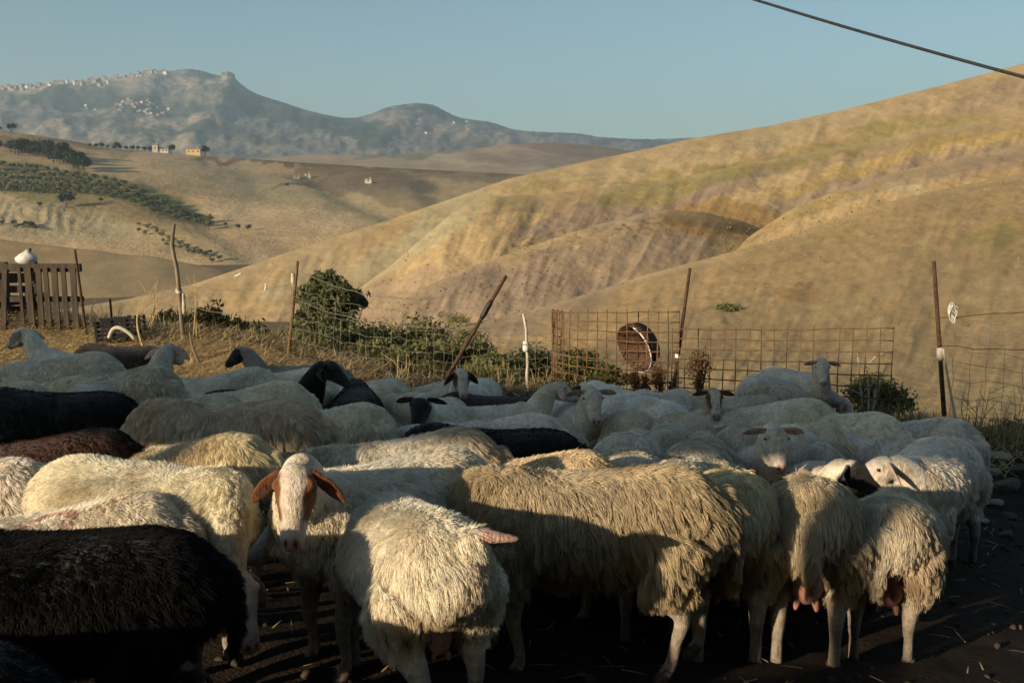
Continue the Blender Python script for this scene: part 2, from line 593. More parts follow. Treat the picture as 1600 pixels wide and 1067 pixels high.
left_mat = mat_attr('far_field', .16, .03, .6, 1.5, .22)
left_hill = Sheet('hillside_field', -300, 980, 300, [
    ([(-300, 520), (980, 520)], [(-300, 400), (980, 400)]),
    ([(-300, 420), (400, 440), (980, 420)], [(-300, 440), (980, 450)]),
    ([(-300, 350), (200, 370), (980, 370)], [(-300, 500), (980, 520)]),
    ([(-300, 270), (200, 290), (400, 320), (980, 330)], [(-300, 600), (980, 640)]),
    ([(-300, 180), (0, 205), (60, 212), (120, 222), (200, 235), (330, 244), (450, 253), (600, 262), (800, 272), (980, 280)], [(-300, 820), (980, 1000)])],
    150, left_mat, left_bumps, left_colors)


def near_left_colors(px, py, W, D):
    C = np.empty(px.shape + (3,)); C[...] = (.29, .215, .12)
    paint(C, px, py, [(100, 400, 200, 5, .1, (.30, .225, .12), .7), (250, 430, 120, 8, .12, (.28, .215, .12), .7), (40, 395, 130, 8, .08, OLIVE, .8)], 8)
    return C


near_left = Sheet('hill_spur', -320, 480, 140, [
    ([(-320, 560), (480, 560)], [(-320, 255), (480, 285)]),
    ([(-320, 440), (480, 480)], [(-320, 275), (480, 305)]),
    ([(-320, 345), (0, 374), (130, 390), (250, 403), (330, 418), (400, 440), (480, 470)], [(-320, 310), (480, 330)])],
    60, hill_mat, lambda px, py, W, D: D * (2 / FPX) * fbm(px * .02, py * .04, 4), near_left_colors)


def far_colors(px, py, W, D):
    C = np.empty(px.shape + (3,)); C[...] = (.33, .25, .16)
    paint(C, px, py, [(560, 248, 120, 8, .05, (.36, .27, .18), .8), (900, 232, 120, 12, .1, (.22, .15, .10), .8), (720, 252, 60, 8, .15, (.42, .34, .22), .9),
                      (650, 240, 100, 6, -.05, (.18, .16, .10), .8), (820, 250, 110, 10, 0, (.24, .17, .12), .6), (350, 235, 100, 10, 0, (.30, .24, .17), .6)], 8, .05)
    return C


far_hills = Sheet('far_hills', -350, 1250, 220, [
    ([(-350, 300), (1250, 300)], [(-350, 1150), (1250, 1250)]),
    ([(-350, 262), (1250, 262)], [(-350, 1500), (1250, 1600)]),
    ([(-350, 215), (0, 216), (120, 228), (250, 240), (400, 248), (500, 241), (600, 243), (700, 236), (790, 226), (850, 222), (950, 230), (1040, 242), (1250, 245)],
     [(-350, 1900), (1250, 2000)])], 60, mat_attr('distant_field', .18, .008, .5, 4, .04),
    lambda px, py, W, D: D * (2.2 / FPX) * fbm(px * .02, py * .05, 4), far_colors)

CREST = [(-400, 150), (-150, 142), (0, 137), (60, 133), (130, 128), (200, 119), (225, 114), (240, 112), (270, 111), (285, 108), (302, 108), (325, 113), (340, 120), (349, 120), (352, 115),
         (364, 115), (367, 122), (374, 131), (400, 148), (430, 156), (470, 170), (510, 180), (545, 186), (575, 180), (605, 167), (630, 163), (655, 161), (680, 164), (700, 177),
         (720, 185), (770, 191), (800, 203), (850, 207), (900, 208), (940, 215), (1000, 218), (1050, 217), (1090, 215), (1200, 222), (1400, 225), (1700, 225)]


def mtn_bumps(px, py, W, D):
    edge = np.clip((py - np.interp(px, [c[0] for c in CREST], [c[1] for c in CREST])) / 14, 0, 1)
    z = D * (9 / FPX) * fbm(px * .022, py * .035, 5) * edge
    z += D * (4 / FPX) * np.abs(fbm(px * .06 + 4, py * .05, 4)) * edge
    for ln, h, w in [([(250, 125), (215, 165), (160, 195), (60, 215)], 7, 22), ([(360, 125), (350, 165), (320, 200), (300, 225)], 8, 20), ([(420, 160), (480, 190), (560, 215)], 6, 18),
                     ([(650, 165), (620, 195), (600, 225)], 8, 20), ([(710, 185), (760, 205), (800, 225)], 5, 16), ([(100, 140), (60, 170), (0, 190)], 7, 20)]:
        d, s, t = polydist(px, py, ln)
        z += h / FPX * D * np.exp(-(d / w) ** 2) * edge
    z += D * (1.0 / FPX) * fbm(px * .25, py * .1, 3) * (1 - edge)      # trees and roofs roughen the skyline
    return z


def mtn_colors(px, py, W, D):
    C = np.empty(px.shape + (3,)); C[...] = (.19, .17, .145)
    fo = (.035, .05, .035); ro = (.36, .28, .20); fd = (.34, .27, .18)
    paint(C, px, py, [
        (110, 160, 100, 14, .02, fo, .85), (230, 172, 110, 12, 0, fo, .75), (180, 150, 60, 8, .2, fo, .5), (300, 115, 40, 6, 0, fo, .8), (410, 170, 60, 18, .3, fo, .75), (530, 200, 70, 18, .1, fo, .85),
        (580, 215, 40, 20, 0, fo, .8), (460, 192, 60, 10, .2, fo, .6), (640, 168, 50, 8, .1, fo, .8), (690, 180, 40, 6, .35, fo, .7), (770, 196, 50, 5, .15, fo, .6), (880, 212, 60, 5, .05, fo, .7),
        (960, 218, 60, 5, .04, fo, .8), (1020, 220, 60, 4, 0, fo, .7), (340, 205, 70, 6, 0, fo, .6), (420, 222, 60, 7, .1, fo, .6), (120, 190, 60, 8, .2, fo, .6), (250, 205, 60, 5, 0, fo, .5),
        (230, 124, 60, 8, -.1, ro, .8), (355, 122, 14, 10, 0, ro, .9), (300, 128, 40, 6, 0, ro, .7), (60, 140, 70, 7, -.05, ro, .6), (250, 193, 40, 4, 0, fd, .9), (320, 190, 30, 4, 0, fd, .7), (680, 205, 90, 14, .05, (.28, .22, .165), .8),
        (750, 215, 80, 8, .05, fd, .5), (60, 205, 70, 10, .1, fd, .6), (180, 222, 120, 8, .05, fd, .6), (330, 225, 110, 7, .05, fd, .5)], 12, .05)
    sp = np.clip((fbm(px * .12, py * .22, 3) - .1) * 4, 0, 1)[..., None]
    return C * (1 - .45 * sp) + np.array(fo) * .45 * sp


mountain = Sheet('mountain', -400, 1700, 520, [
    ([(-400, 290), (1700, 290)], [(-400, 2150), (1700, 2300)]),
    ([(-400, 235), (300, 240), (1700, 255)], [(-400, 2900), (1700, 3200)]),
    ([(-400, 180), (0, 180), (300, 175), (500, 205), (650, 200), (800, 222), (1000, 232), (1700, 236)], [(-400, 3700), (1700, 4000)]),
    (CREST, [(-400, 4400), (1700, 4900)])], 110, mat_attr('mountain_rock', .2, .004, .7, 15, .02), mtn_bumps, mtn_colors, back=.25)


# ------------------------------------------------------------------ air between here and the mountains
def build_haze():
    V, F = box_geo((-9500, -700, -62), (9500, 7200, 720))
    m = bpy.data.materials.new('valley_haze'); m.use_nodes = True
    t = m.node_tree
    t.nodes.remove(t.nodes['Principled BSDF'])
    v = t.nodes.new('ShaderNodeVolumePrincipled')
    v.inputs['Color'].default_value = (.58, .80, 1, 1)
    v.inputs['Density'].default_value = 1.35e-4
    v.inputs['Anisotropy'].default_value = .1
    t.links.new(v.outputs[0], t.nodes['Material Output'].inputs['Volume'])
    o = mesh_obj('haze', V, F, m, smooth=False)
    tag(o, 'thin pale blue haze filling the valley air', 'haze', kind='stuff')


build_haze()


# ------------------------------------------------------------------ the shed behind the camera whose shade lies over the flock
def build_shed():
    root = empty('sheep_shed', (-14, -1.2, 0))
    wm = mat_noise('shed_plaster', (.30, .26, .20), (.42, .37, .29), 3, bump=.3)
    rm = mat_noise('shed_roof_sheet', (.20, .16, .13), (.32, .26, .20), 2, bump=.2)
    x0, x1 = -13.5, 10.2
    mesh_obj('wall', *box_geo((x0, -.12, -1), (x1, .12, 1.6)), wm, root, smooth=False)
    for k in range(9):
        x = x0 + .3 + k * (x1 - x0 - .6) / 8
        mesh_obj('post', *box_geo((x - .05, -.05, 1.601), (x + .05, .05, 2.66)), wm, root, smooth=False)
    # single steep pitch rising to the open back, so the low sun slips in under the eave
    V, F = box_geo((x0, -3.0, 0), (x1, .1, .12))
    V[:, 2] += 2.56 + (.1 - V[:, 1]) * (4.95 - 2.56) / 3.1
    mesh_obj('roof', V, F, rm, root, smooth=False)
    tag(root, 'long plastered sheep shed with open eaves behind the camera', 'shed')


build_shed()


def build_sky_blocker():
    """unseen barn added behind the camera to shut out sky light"""
    root = empty('sky_blocker_barn', (5.5, -1.6, 0))  # added out of view so less sky light reaches the flock
    wm = mat_noise('blocker_stone', (.10, .085, .065), (.20, .17, .13), 4, bump=.5, bdist=.03)
    rm = mat_noise('blocker_tile', (.16, .09, .05), (.26, .15, .09), 5, bump=.3)
    mesh_obj('wall', *box_geo((-8.6, -7.5, -1.5), (9.5, 0, 6.2)), wm, root, smooth=False)
    V = np.array([(-9, .4, 6.0), (9.9, .4, 6.0), (9.9, -3.75, 8.2), (-9, -3.75, 8.2), (9.9, -7.9, 6.0), (-9, -7.9, 6.0), (-9, .4, 6.19), (9.9, .4, 6.19), (9.9, -3.75, 8.4), (-9, -3.75, 8.4), (9.9, -7.9, 6.19), (-9, -7.9, 6.19)])
    F = [(0, 3, 2, 1), (3, 5, 4, 2), (6, 7, 8, 9), (9, 8, 10, 11), (0, 1, 7, 6), (4, 5, 11, 10), (0, 6, 9, 3), (3, 9, 11, 5), (1, 2, 8, 7), (2, 4, 10, 8)]
    mesh_obj('roof', V, F, rm, root, smooth=False)
    dm = mat_noise('blocker_door_wood', (.06, .045, .03), (.12, .09, .06), 6, bump=.3, stretch=(4, 4, .5))
    for x in (-3.0, 4.0):
        mesh_obj('door', *box_geo((x - 1.3, .002, -.3), (x + 1.3, .07, 2.9)), dm, root, smooth=False)
    tag(root, 'unseen stone barn with a tiled roof, added behind the camera to block sky light', 'barn')


build_sky_blocker()

# ------------------------------------------------------------------ foliage helpers
def leaf_cloud(n, blobs, size, seed=0, flat=.5, shell=.55, aspect=.5):
    """n leaf quads spread through ellipsoid blobs [(centre, radii), ...]"""
    g = np.random.default_rng(seed)
    vol = np.array([r[0] * r[1] * r[2] for c, r in blobs]) ** .75
    b = g.choice(len(blobs), n, p=vol / vol.sum())
    d = g.normal(0, 1, (n, 3)); d /= np.linalg.norm(d, axis=1)[:, None]
    rr = (shell + (1 - shell) * g.random(n)) ** .8 * (.82 + .36 * g.random(n))
    # ragged outline
    rr *= 1 + .22 * np.sin(d[:, 0] * 7 + b) * np.sin(d[:, 2] * 6 + 2 * b)
    C = np.array([c for c, r in blobs])[b] + d * rr[:, None] * np.array([r for c, r in blobs])[b]
    nrm = d + g.normal(0, .8, (n, 3)); nrm /= np.linalg.norm(nrm, axis=1)[:, None]
    t = np.cross(nrm, g.normal(0, 1, (n, 3))); t /= np.linalg.norm(t, axis=1)[:, None] + 1e-9
    s = np.cross(nrm, t)
    sz = size * (.6 + .8 * g.random(n))[:, None]
    a = t * sz; c = s * sz * aspect
    V = np.stack([C - a, C + c, C + a, C - c], 1).reshape(-1, 3)
    F = np.arange(4 * n).reshape(-1, 4)
    return V, F


def leaf_mat(name, dark, light, scale=1.5, rough=.7):
    m = NT(name)
    gi = m.n('NewGeometry')
    f = m.noise(scale, 2)
    c = m.ramp(f, [(.3, dark), (.7, light)])
    c = m.mix(c, m.ramp(gi.outputs['Random Per Island'], [(0, (.6, .62, .6)), (1, (1.35, 1.3, 1.2))]), 1, 'MULTIPLY')
    m.color(c)
    m.b.inputs['Roughness'].default_value = rough
    tr = m.n('BsdfTranslucent'); m.l(c, tr.inputs['Color'])
    ms = m.n('MixShader'); ms.inputs[0].default_value = .25
    m.l(m.b.outputs[0], ms.inputs[1]); m.l(tr.outputs[0], ms.inputs[2])
    m.l(ms.outputs[0], m.t.nodes['Material Output'].inputs['Surface'])
    return m.m


bark = mat_noise('bark', (.06, .045, .03), (.14, .11, .08), 12, bump=.4)
olive_leaf = leaf_mat('olive_leaf', (.085, .10, .045), (.16, .165, .08), .4)
wood_leaf = leaf_mat('dark_tree_leaf', (.020, .030, .012), (.045, .055, .022), .3)
shrub_leaf = leaf_mat('shrub_leaf', (.095, .105, .035), (.20, .195, .075), 1.2)
dry_shrub_leaf = leaf_mat('dry_shrub_leaf', (.09, .075, .03), (.17, .14, .06), 2)
tree_leaf = leaf_mat('tree_leaf', (.055, .065, .026), (.125, .13, .058), 1.0)


def crown_var(seed, h, n, size):
    g = np.random.default_rng(seed)
    blobs = []
    for k in range(6):
        a = g.random() * 6.28
        blobs.append(((math.cos(a) * .25 * h, math.sin(a) * .25 * h, h * (.45 + .3 * g.random())), (h * (.22 + .1 * g.random()),) * 2 + (h * (.2 + .1 * g.random()),)))
    return leaf_cloud(n, blobs, size, seed, shell=.2)


class TreeKind:
    def __init__(self, mat, h, n, size, nvar=4, seed=0):
        self.h = h; self.cr = []; self.mat = mat
        for k in range(nvar):
            V, F = crown_var(seed + k, 1.0, n, size)
            me = bpy.data.meshes.new('crown'); me.from_pydata(V.tolist(), [], F.tolist()); me.materials.append(mat); self.cr.append(me)
        V, F = tube_geo([(0, 0, -.1), (.01, 0, .2), (.03, .01, .5)], [.05, .04, .02], 6, (1, 0, 0), 1)
        me = bpy.data.meshes.new('trunk'); me.from_pydata(V.tolist(), [], F); me.materials.append(bark); self.tr = me

    def put(self, name, p, h, label, group, cat='tree', w=1.0):
        r = empty(name, p, random.random() * 6.28)
        r.scale = (h * w, h * w, h)
        for nm, me in (('trunk', self.tr), ('crown', random.choice(self.cr))):
            o = bpy.data.objects.new(nm, me); COL.objects.link(o); o.parent = r
        return tag(r, label, cat, group)


olives = TreeKind(olive_leaf, 1, 170, .11, 4, 10)
woods = TreeKind(wood_leaf, 1, 220, .10, 4, 30)
random.seed(11)
# the planted rows run down the slope from upper left to the gully
up = [(-40, 258), (60, 266), (130, 278), (190, 290), (250, 318), (330, 350)]
lo = [(-40, 300), (60, 303), (130, 308), (190, 318), (250, 342), (330, 358)]
n_ol = 0
for r_ in range(5):
    f = r_ / 4
    px = -35 + (r_ % 2) * 6
    while px < 328:
        y0 = np.interp(px, [a for a, b in up], [b for a, b in up]); y1 = np.interp(px, [a for a, b in lo], [b for a, b in lo])
        py = y0 + (y1 - y0) * f
        if not (px > 290 and r_ % 2):
            p = left_hill.at(px + random.uniform(-1.5, 1.5), py + random.uniform(-1, 1))
            olives.put('olive_tree', p, 4.3 * random.uniform(.85, 1.15), 'small round olive tree in the planted rows on the far left hillside', 'olive trees in rows on the left hillside', w=1.45)
            n_ol += 1
        px += 13.5 + .012 * px
# younger rows lower down in the gully
for k in range(26):
    px = 215 + 125 * (k / 25) + random.uniform(-5, 5); py = 362 + 48 * (k / 25) + random.uniform(-9, 7)
    olives.put('olive_sapling', left_hill.at(px, py), 2.6 * random.uniform(.8, 1.2), 'young grey-green olive in the gully below the olive rows', 'young olives in the gully', w=1.2)
for k in range(44):
    px = -6 + 140 * random.random(); py = np.interp(px, [0, 60, 140], [240, 238, 266]) + random.uniform(-6, 9)
    woods.put('woodland_tree', left_hill.at(px, py), 11.5 * random.uniform(.7, 1.15), 'dark tree of the small wood above the olive rows', 'trees of the small wood above the olives')
for px, py, h, lab in [(18, 207, 8.5, 'lone dark round tree on the skyline at the far left edge'), (-2, 206, 6, 'dark tree at the left edge of the skyline, partly cut off'), (104, 330, 9.5, 'dark bushy tree standing alone below the olive rows'),
                       (268, 233, 8, 'tree beside the white farmhouse'), (321, 240, 9, 'dark tree right of the yellow farmhouse'), (183, 234, 7, 'tree row end on the ridge left of the white farmhouse'),
                       (372, 360, 3.6, 'first small bush on the path below the olive rows'), (388, 362, 3.4, 'second small bush on the path below the olive rows'), (352, 354, 2.4, 'tiny bush at the end of the olive rows'), (449, 291, 3.2, 'single dark bush on the pale field'),
                       (158, 322, 3.0, 'small bush on the clay slope under the olive rows'), (62, 330, 3.0, 'small bush at the top of the clay ribs')]:
    woods.put('field_tree', left_hill.at(px, py), h, lab, None)
for k in range(12):
    px = 140 + k * 9.5; woods.put('ridge_tree', left_hill.at(px, 233 + .04 * (px - 140)), random.uniform(3.5, 6.5), 'low tree in the line along the far ridge left of the farmhouses', 'trees along the far ridge')
for k in range(16):
    px = random.uniform(-20, 60); woods.put('scrub_bush', left_hill.at(px, 352 + .12 * px + random.uniform(-4, 4)), random.uniform(2, 3.4), 'scrub bush at the foot of the clay ribs on the left', 'scrub at the foot of the clay ribs', 'bush')

# ------------------------------------------------------------------ far buildings
stucco_w = mat_noise('white_stucco', (.42, .385, .33), (.52, .48, .42), .3)
stucco_y = mat_noise('ochre_stucco', (.52, .38, .18), (.62, .46, .24), .3)
stucco_g = mat_noise('grey_stucco', (.22, .19, .16), (.29, .25, .21), .3)
tile_m = mat_noise('clay_roof', (.28, .14, .07), (.38, .21, .11), .5)
pane_m = mat_noise('window_dark', (.03, .03, .035), (.05, .05, .055), .5, rough=.3)


def house(p, w, dp, h, wall, label, rz=0, cat='house', windows=3, gable=True, group=None):
    r = empty('farmhouse', p, rz)
    mesh_obj('wall', *box_geo((-w / 2, -dp / 2, -1), (w / 2, dp / 2, h)), wall, r, smooth=False)
    e = .3
    if gable:
        V = np.array([(-w / 2 - e, -dp / 2 - e, h + .02), (w / 2 + e, -dp / 2 - e, h + .02), (w / 2 + e, dp / 2 + e, h + .02), (-w / 2 - e, dp / 2 + e, h + .02), (-w / 2 - e, 0, h + dp * .22), (w / 2 + e, 0, h + dp * .22)])
        mesh_obj('roof', V, [(0, 1, 5, 4), (2, 3, 4, 5), (0, 4, 3), (1, 2, 5), (3, 2, 1, 0)], tile_m, r, smooth=False)
    else:
        mesh_obj('roof', *box_geo((-w / 2 - e, -dp / 2 - e, h + .01), (w / 2 + e, dp / 2 + e, h + .35)), tile_m, r, smooth=False)
    ch = mesh_obj('chimney', *box_geo((w * .22, -.3, h + .03), (w * .22 + .6, .3, h + dp * .22 + .9)), wall, [c for c in r.children if c.name.startswith('roof')][0], smooth=False)
    for k in range(windows):
        x = -w / 2 + w * (k + .5) / windows
        mesh_obj('window', *box_geo((x - .55, -dp / 2 - .06, h * .45), (x + .55, -dp / 2 + .1, h * .45 + 1.3)), pane_m, r, smooth=False)
    return tag(r, label, cat, group)


def down(p, d): return (p[0], p[1], p[2] - d)
house(left_hill.at(243, 236), 4.6, 6, 6.0, stucco_w, 'small white tower-like farm building on the far ridge', .2, windows=1, gable=False)
house(left_hill.at(256, 238), 9, 6, 3.0, stucco_w, 'low tile-roofed farmhouse beside the white tower-like building', .1)
house(left_hill.at(303, 242), 12, 7, 4.6, stucco_y, 'yellow farmhouse on the far ridge', .15, gable=False)
house(left_hill.at(463, 272), 5.5, 5, 2.6, stucco_g, 'ruined pale hut on the dark field, left of two', .2, windows=1)
house(left_hill.at(480, 272), 5, 4.5, 3.4, stucco_w, 'ruined pale hut on the dark field, right of two', .2, windows=1)
house(left_hill.at(576, 288), 5, 4.5, 2.8, stucco_w, 'small white hut above the bend of the valley', 0, windows=1)
# the hill town: blocks of houses along the crest
random.seed(5)
town_me = []
stucco_t = mat_noise('worn_stucco', (.26, .21, .16), (.33, .27, .21), .3)
for k, wl in enumerate((stucco_w, stucco_g, stucco_t, stucco_g)):
    V1, F1 = box_geo((-.5, -.5, -.6), (.5, .5, 1.0)); me = bpy.data.meshes.new('wall'); me.from_pydata(V1.tolist(), [], F1); me.materials.append(wl)
    V2 = np.array([(-.56, -.56, 1.001), (.56, -.56, 1.001), (.56, .56, 1.001), (-.56, .56, 1.001), (-.56, 0, 1.22), (.56, 0, 1.22)])
    mr = bpy.data.meshes.new('roof'); mr.from_pydata(V2.tolist(), [], [(0, 1, 5, 4), (2, 3, 4, 5), (0, 4, 3), (1, 2, 5), (3, 2, 1, 0)]); mr.materials.append(tile_m)
    town_me.append((me, mr))


def town_house(px, py, w, h, label, group):
    p = mountain.at(px, py)
    r = empty('town_house', (p[0], p[1], p[2] - 2), random.uniform(-.5, .5)); r.scale = (w, 14, h)
    a, b = random.choice(town_me)
    for nm, me in (('wall', a), ('roof', b)):
        o = bpy.data.objects.new(nm, me); COL.objects.link(o); o.parent = r
    tag(r, label, 'house', group)


for k in range(95):
    px = random.uniform(-5, 265)
    cy = np.interp(px, [c[0] for c in CREST], [c[1] for c in CREST])
    town_house(px, cy + abs(random.gauss(0, 5)) + .5, random.uniform(8, 20), random.uniform(7, 17), 'tiny pale house of the town along the mountain crest', 'houses of the town on the crest')
for k in range(9):
    px = 348 + 2.1 * k
    town_house(px, 117 + random.uniform(0, 3), random.uniform(9, 14), random.uniform(9, 16), 'tiny pale house on the rock knob right of the mountain top', 'houses on the rock knob')
for k in range(34):
    town_house(random.gauss(215, 36), random.gauss(173, 6), random.uniform(9, 16), random.uniform(6, 10), 'tiny white house scattered on the wooded lower mountainside', 'houses on the lower mountainside')
for k in range(8):
    town_house(random.uniform(640, 760), random.uniform(190, 212), random.uniform(8, 14), random.uniform(6, 9), 'tiny pale house on the second, lower mountain', 'houses on the second mountain')

# ------------------------------------------------------------------ fence posts, mesh, pallets
rust = mat_noise('rusty_iron', (.035, .020, .013), (.095, .050, .028), 30, rough=.85, bump=.3, bdist=.002)
rust_l = mat_noise('light_rust', (.09, .05, .026), (.20, .115, .058), 14, rough=.85)
stick_m = mat_noise('weathered_stick', (.12, .09, .06), (.26, .20, .14), 20, bump=.4, stretch=(1, 1, .2))
pale_m = mat_noise('pale_stick', (.38, .33, .26), (.55, .49, .40), 18, bump=.3)
board_m = mat_noise('grey_pallet_wood', (.035, .027, .02), (.085, .065, .047), 10, bump=.4, stretch=(3, 3, .4))
wire_m = mat_noise('galvanised_wire', (.13, .115, .095), (.22, .20, .165), 30, rough=.6)
plastic_m = mat_noise('white_plastic', (.48, .47, .44), (.64, .63, .60), 20, rough=.45)
black_m = mat_noise('black_plastic', (.012, .012, .013), (.028, .027, .028), 25, rough=.5)


def fence_post(top, base_px, d, rad, mat, label, kink=0.0, name='fence_post', sink=.15, n=7):
    t = P(top[0], top[1], d)
    x = float(P(base_px, 600, d)[0])
    b = np.array([x, d, float(gz(x, d)) - sink])
    pts = []
    g = np.random.default_rng(int(base_px))
    for k in range(n):
        f = k / (n - 1)
        p = b * (1 - f) + t * f
        p[:2] += g.normal(0, kink, 2) * (0 if k in (0,) else 1)
        pts.append(p)
    V, F = tube_geo(pts, [rad * (1 - .25 * k / (n - 1)) for k in range(n)], 8, (1, 0, 0), 2)
    o = mesh_obj(name, V - b, F, mat); o.location = b
    return tag(o, label, 'fence post'), t, b


def wrap(parent, p, r, h, mat, name='tape', ax=None):
    """a band or knot tied round a post"""
    V, F = tube_geo([(0, 0, -h / 2), (.1 * r, 0, -h / 5), (0, .1 * r, h / 4), (0, 0, h / 2)], [r * .85, r * 1.1, r, r * .8], 8, (1, 0, 0), 2)
    o = mesh_obj(name, V, F, mat, parent)
    o.location = Vector(p) - parent.location
    if ax is not None: o.rotation_euler = Vector(ax).to_track_quat('Z', 'Y').to_euler()
    return o


def wire_geo(pts, r, n=5):
    return tube_geo(pts, [r] * len(pts), n, (0, 0, 1), 1)


def sag(a, b, s=.05, n=10, wob=0.0, seed=0):
    g = np.random.default_rng(seed)
    out = []
    for k in range(n + 1):
        f = k / n
        p = np.array(a) * (1 - f) + np.array(b) * f
        p[2] -= s * 4 * f * (1 - f)
        if 0 < k < n: p += g.normal(0, wob, 3)
        out.append(p)
    return out


p1, p1t, p1b = fence_post((47, 388), 42, 11.6, .022, rust, 'dark rod behind the pallet with a white bag near its tip')
p2, p2t, p2b = fence_post((117, 390), 141, 10.7, .018, rust, 'thin rusty rod leaning at the right end of the pallet')
p2s, _, _ = fence_post((172, 467), 181, 10.9, .016, rust, 'short rusty rod standing in the dark crate')
p3, p3t, p3b = fence_post((270, 350), 290, 10.55, .026, stick_m, 'tall crooked branch used as a fence post above the straw', .012)
p4, p4t, p4b = fence_post((465, 408), 449, 10.2, .020, rust_l, 'straight rusty rod left of the dark green tree')
p5, p5t, p5b = fence_post((791, 431), 678, 9.75, .022, rust, 'rusty post leaning far over to the right')
p6, p6t, p6b = fence_post((819, 490), 826, 9.75, .017, pale_m, 'short pale stick with white tape beside the mesh cage', .006)
p7, p7t, p7b = fence_post((1078, 419), 1046, 9.15, .019, rust, 'slightly leaning rusty rod at the join of the mesh panels')
p8, p8t, p8b = fence_post((1459, 408), 1487, 8.55, .023, rust, 'tall dark rusty post at the right, wrapped with white tape')
p9, p9t, p9b = fence_post((1474, 545), 1510, 8.5, .013, pale_m, 'thin pale stick leaning on the right rusty post', .004)
wrap(p5, p5b * .27 + p5t * .73, .027, .20, black_m, 'sleeve', p5t - p5b)
wrap(p6, p6b * .35 + p6t * .65, .032, .10, plastic_m)
wrap(p7, p7b * .55 + p7t * .45, .03, .05, plastic_m)
wrap(p8, p8b * .46 + p8t * .54, .030, .11, pale_m, ax=p8t - p8b)
wrap(p3, p3b * .52 + p3t * .48, .035, .05, pale_m)
wrap(p3, p3b * .6 + p3t * .4 + np.array([.04, 0, -.02]), .022, .22, pale_m, 'stick_splint')
wrap(p4, p4b * .16 + p4t * .84 + np.array([-.03, 0, 0]), .02, .11, pale_m, 'rag')
# the white bag on the rod behind the pallet
g_ = ball_geo((0, 0, 0), (.12, .10, .10), 14, 10)
g_[0][:, 0] += .35 * g_[0][:, 2] * (g_[0][:, 2] > 0); g_[0][:, :2] *= (1 - .75 * np.clip(g_[0][:, 2:3] / .1, 0, 1)); g_[0][:] += .012 * np.sin(g_[0] * 60)
bag = mesh_obj('plastic_bag', g_[0], g_[1], plastic_m); bag.location = P(41, 403, 11.55)
tag(bag, 'white plastic bag on the rod above the wooden pallet', 'bag')


def fence_rods(name, label, strands, r=.0028, mat=wire_m):
    root = empty(name, strands[0][0])
    for st in strands:
        V, F = wire_geo(np.array(st) - np.array(strands[0][0]), r)
        mesh_obj('wire', V, F, mat, root)
    return tag(root, label, 'fence')


def net(name, label, a, b, h0, h1, cols, rows, seed, sg=.06):
    """sagging stock net between two posts: every strand a part"""
    g = np.random.default_rng(seed)
    T = np.array(sag(a + np.array([0, 0, h1]), b + np.array([0, 0, h1]), sg, cols, .012, seed))
    B = np.array(sag(a + np.array([0, 0, h0]), b + np.array([0, 0, h0]), .02, cols, .012, seed + 1))
    G = np.array([T * f + B * (1 - f) for f in np.linspace(0, 1, rows + 1) ** .8]) + g.normal(0, .008, (rows + 1, cols + 1, 3))
    return fence_rods(name, label, [G[i] for i in range(rows + 1)] + [G[:, j] for j in range(0, cols + 1)], .0022)


up_ = lambda v, z: np.array([v[0], v[1], v[2] + z])
net('net_fence', 'sagging wire net below the leaning post', up_(p5b, .12), up_(p6b, .12) + np.array([.35, 0, 0]), .02, .62, 14, 6, 3)
net('net_fence', 'faint wire net between the straight rod and the leaning post', up_(p4b, .12), up_(p5b, .12), .05, .75, 18, 6, 4)
net('net_fence', 'slack wire net running out of the picture right of the tall post', up_(p8b, .12), np.array([5.6, 8.0, float(gz(5.6, 8.0)) + .1]), .05, 1.12, 14, 7, 5, .10)
fence_rods('wire_fence', 'twisted wires from the straight rod across the dark tree to the leaning post', [
    sag(p4b * .08 + p4t * .92, P(578, 461, 10.0), .03, 10, .006, 1), sag(P(578, 461, 10.0), p5t * .97 + p5b * .03, .10, 12, .008, 2), sag(p4b * .35 + p4t * .65, p5b * .42 + p5t * .58, .10, 14, .008, 3)], .004)
fence_rods('wire_fence', 'thin wires from the leaning post past the pale stick to the mesh', [sag(p5t * .97 + p5b * .03, p7t * .8 + p7b * .2, .12, 14, .006, 6), sag(p5b * .42 + p5t * .58, p7b * .6 + p7t * .4, .1, 12, .008, 7)], .003)
fence_rods('wire_fence', 'two thin wires between the crooked branch and the straight rod', [sag(p3b * .45 + p3t * .55, p4b * .2 + p4t * .8, .08, 12, .006, 8), sag(p3b * .6 + p3t * .4, p4b * .45 + p4t * .55, .10, 12, .008, 9)], .003)
fence_rods('wire_fence', 'barbed strands from the tall right post out of the picture', [sag(p8b * .28 + p8t * .72, np.array([5.6, 8.0, .95]), .03, 14, .008, 10), sag(p8b * .42 + p8t * .58, np.array([5.6, 8.0, .70]), .12, 14, .01, 11)], .004, rust)
# rag of white fibre hanging on the right wire
V, F = merge([tube_geo([(.03 * math.cos(a * (1 + .1 * k)) + .01 * math.sin(3 * a + k), .006 * k, .075 * math.sin(a) + .015 * math.cos(2 * a + k)) for a in np.linspace(.3 + k, 5.6 + k, 14)], [.0035] * 14, 5, (0, 1, 0), 1) for k in range(5)])
fib = mesh_obj('rope_tangle', V, F, plastic_m); fib.location = P(1490, 489, 8.4)
tag(fib, 'tangle of white rope hanging from the wire right of the tall post', 'rope')
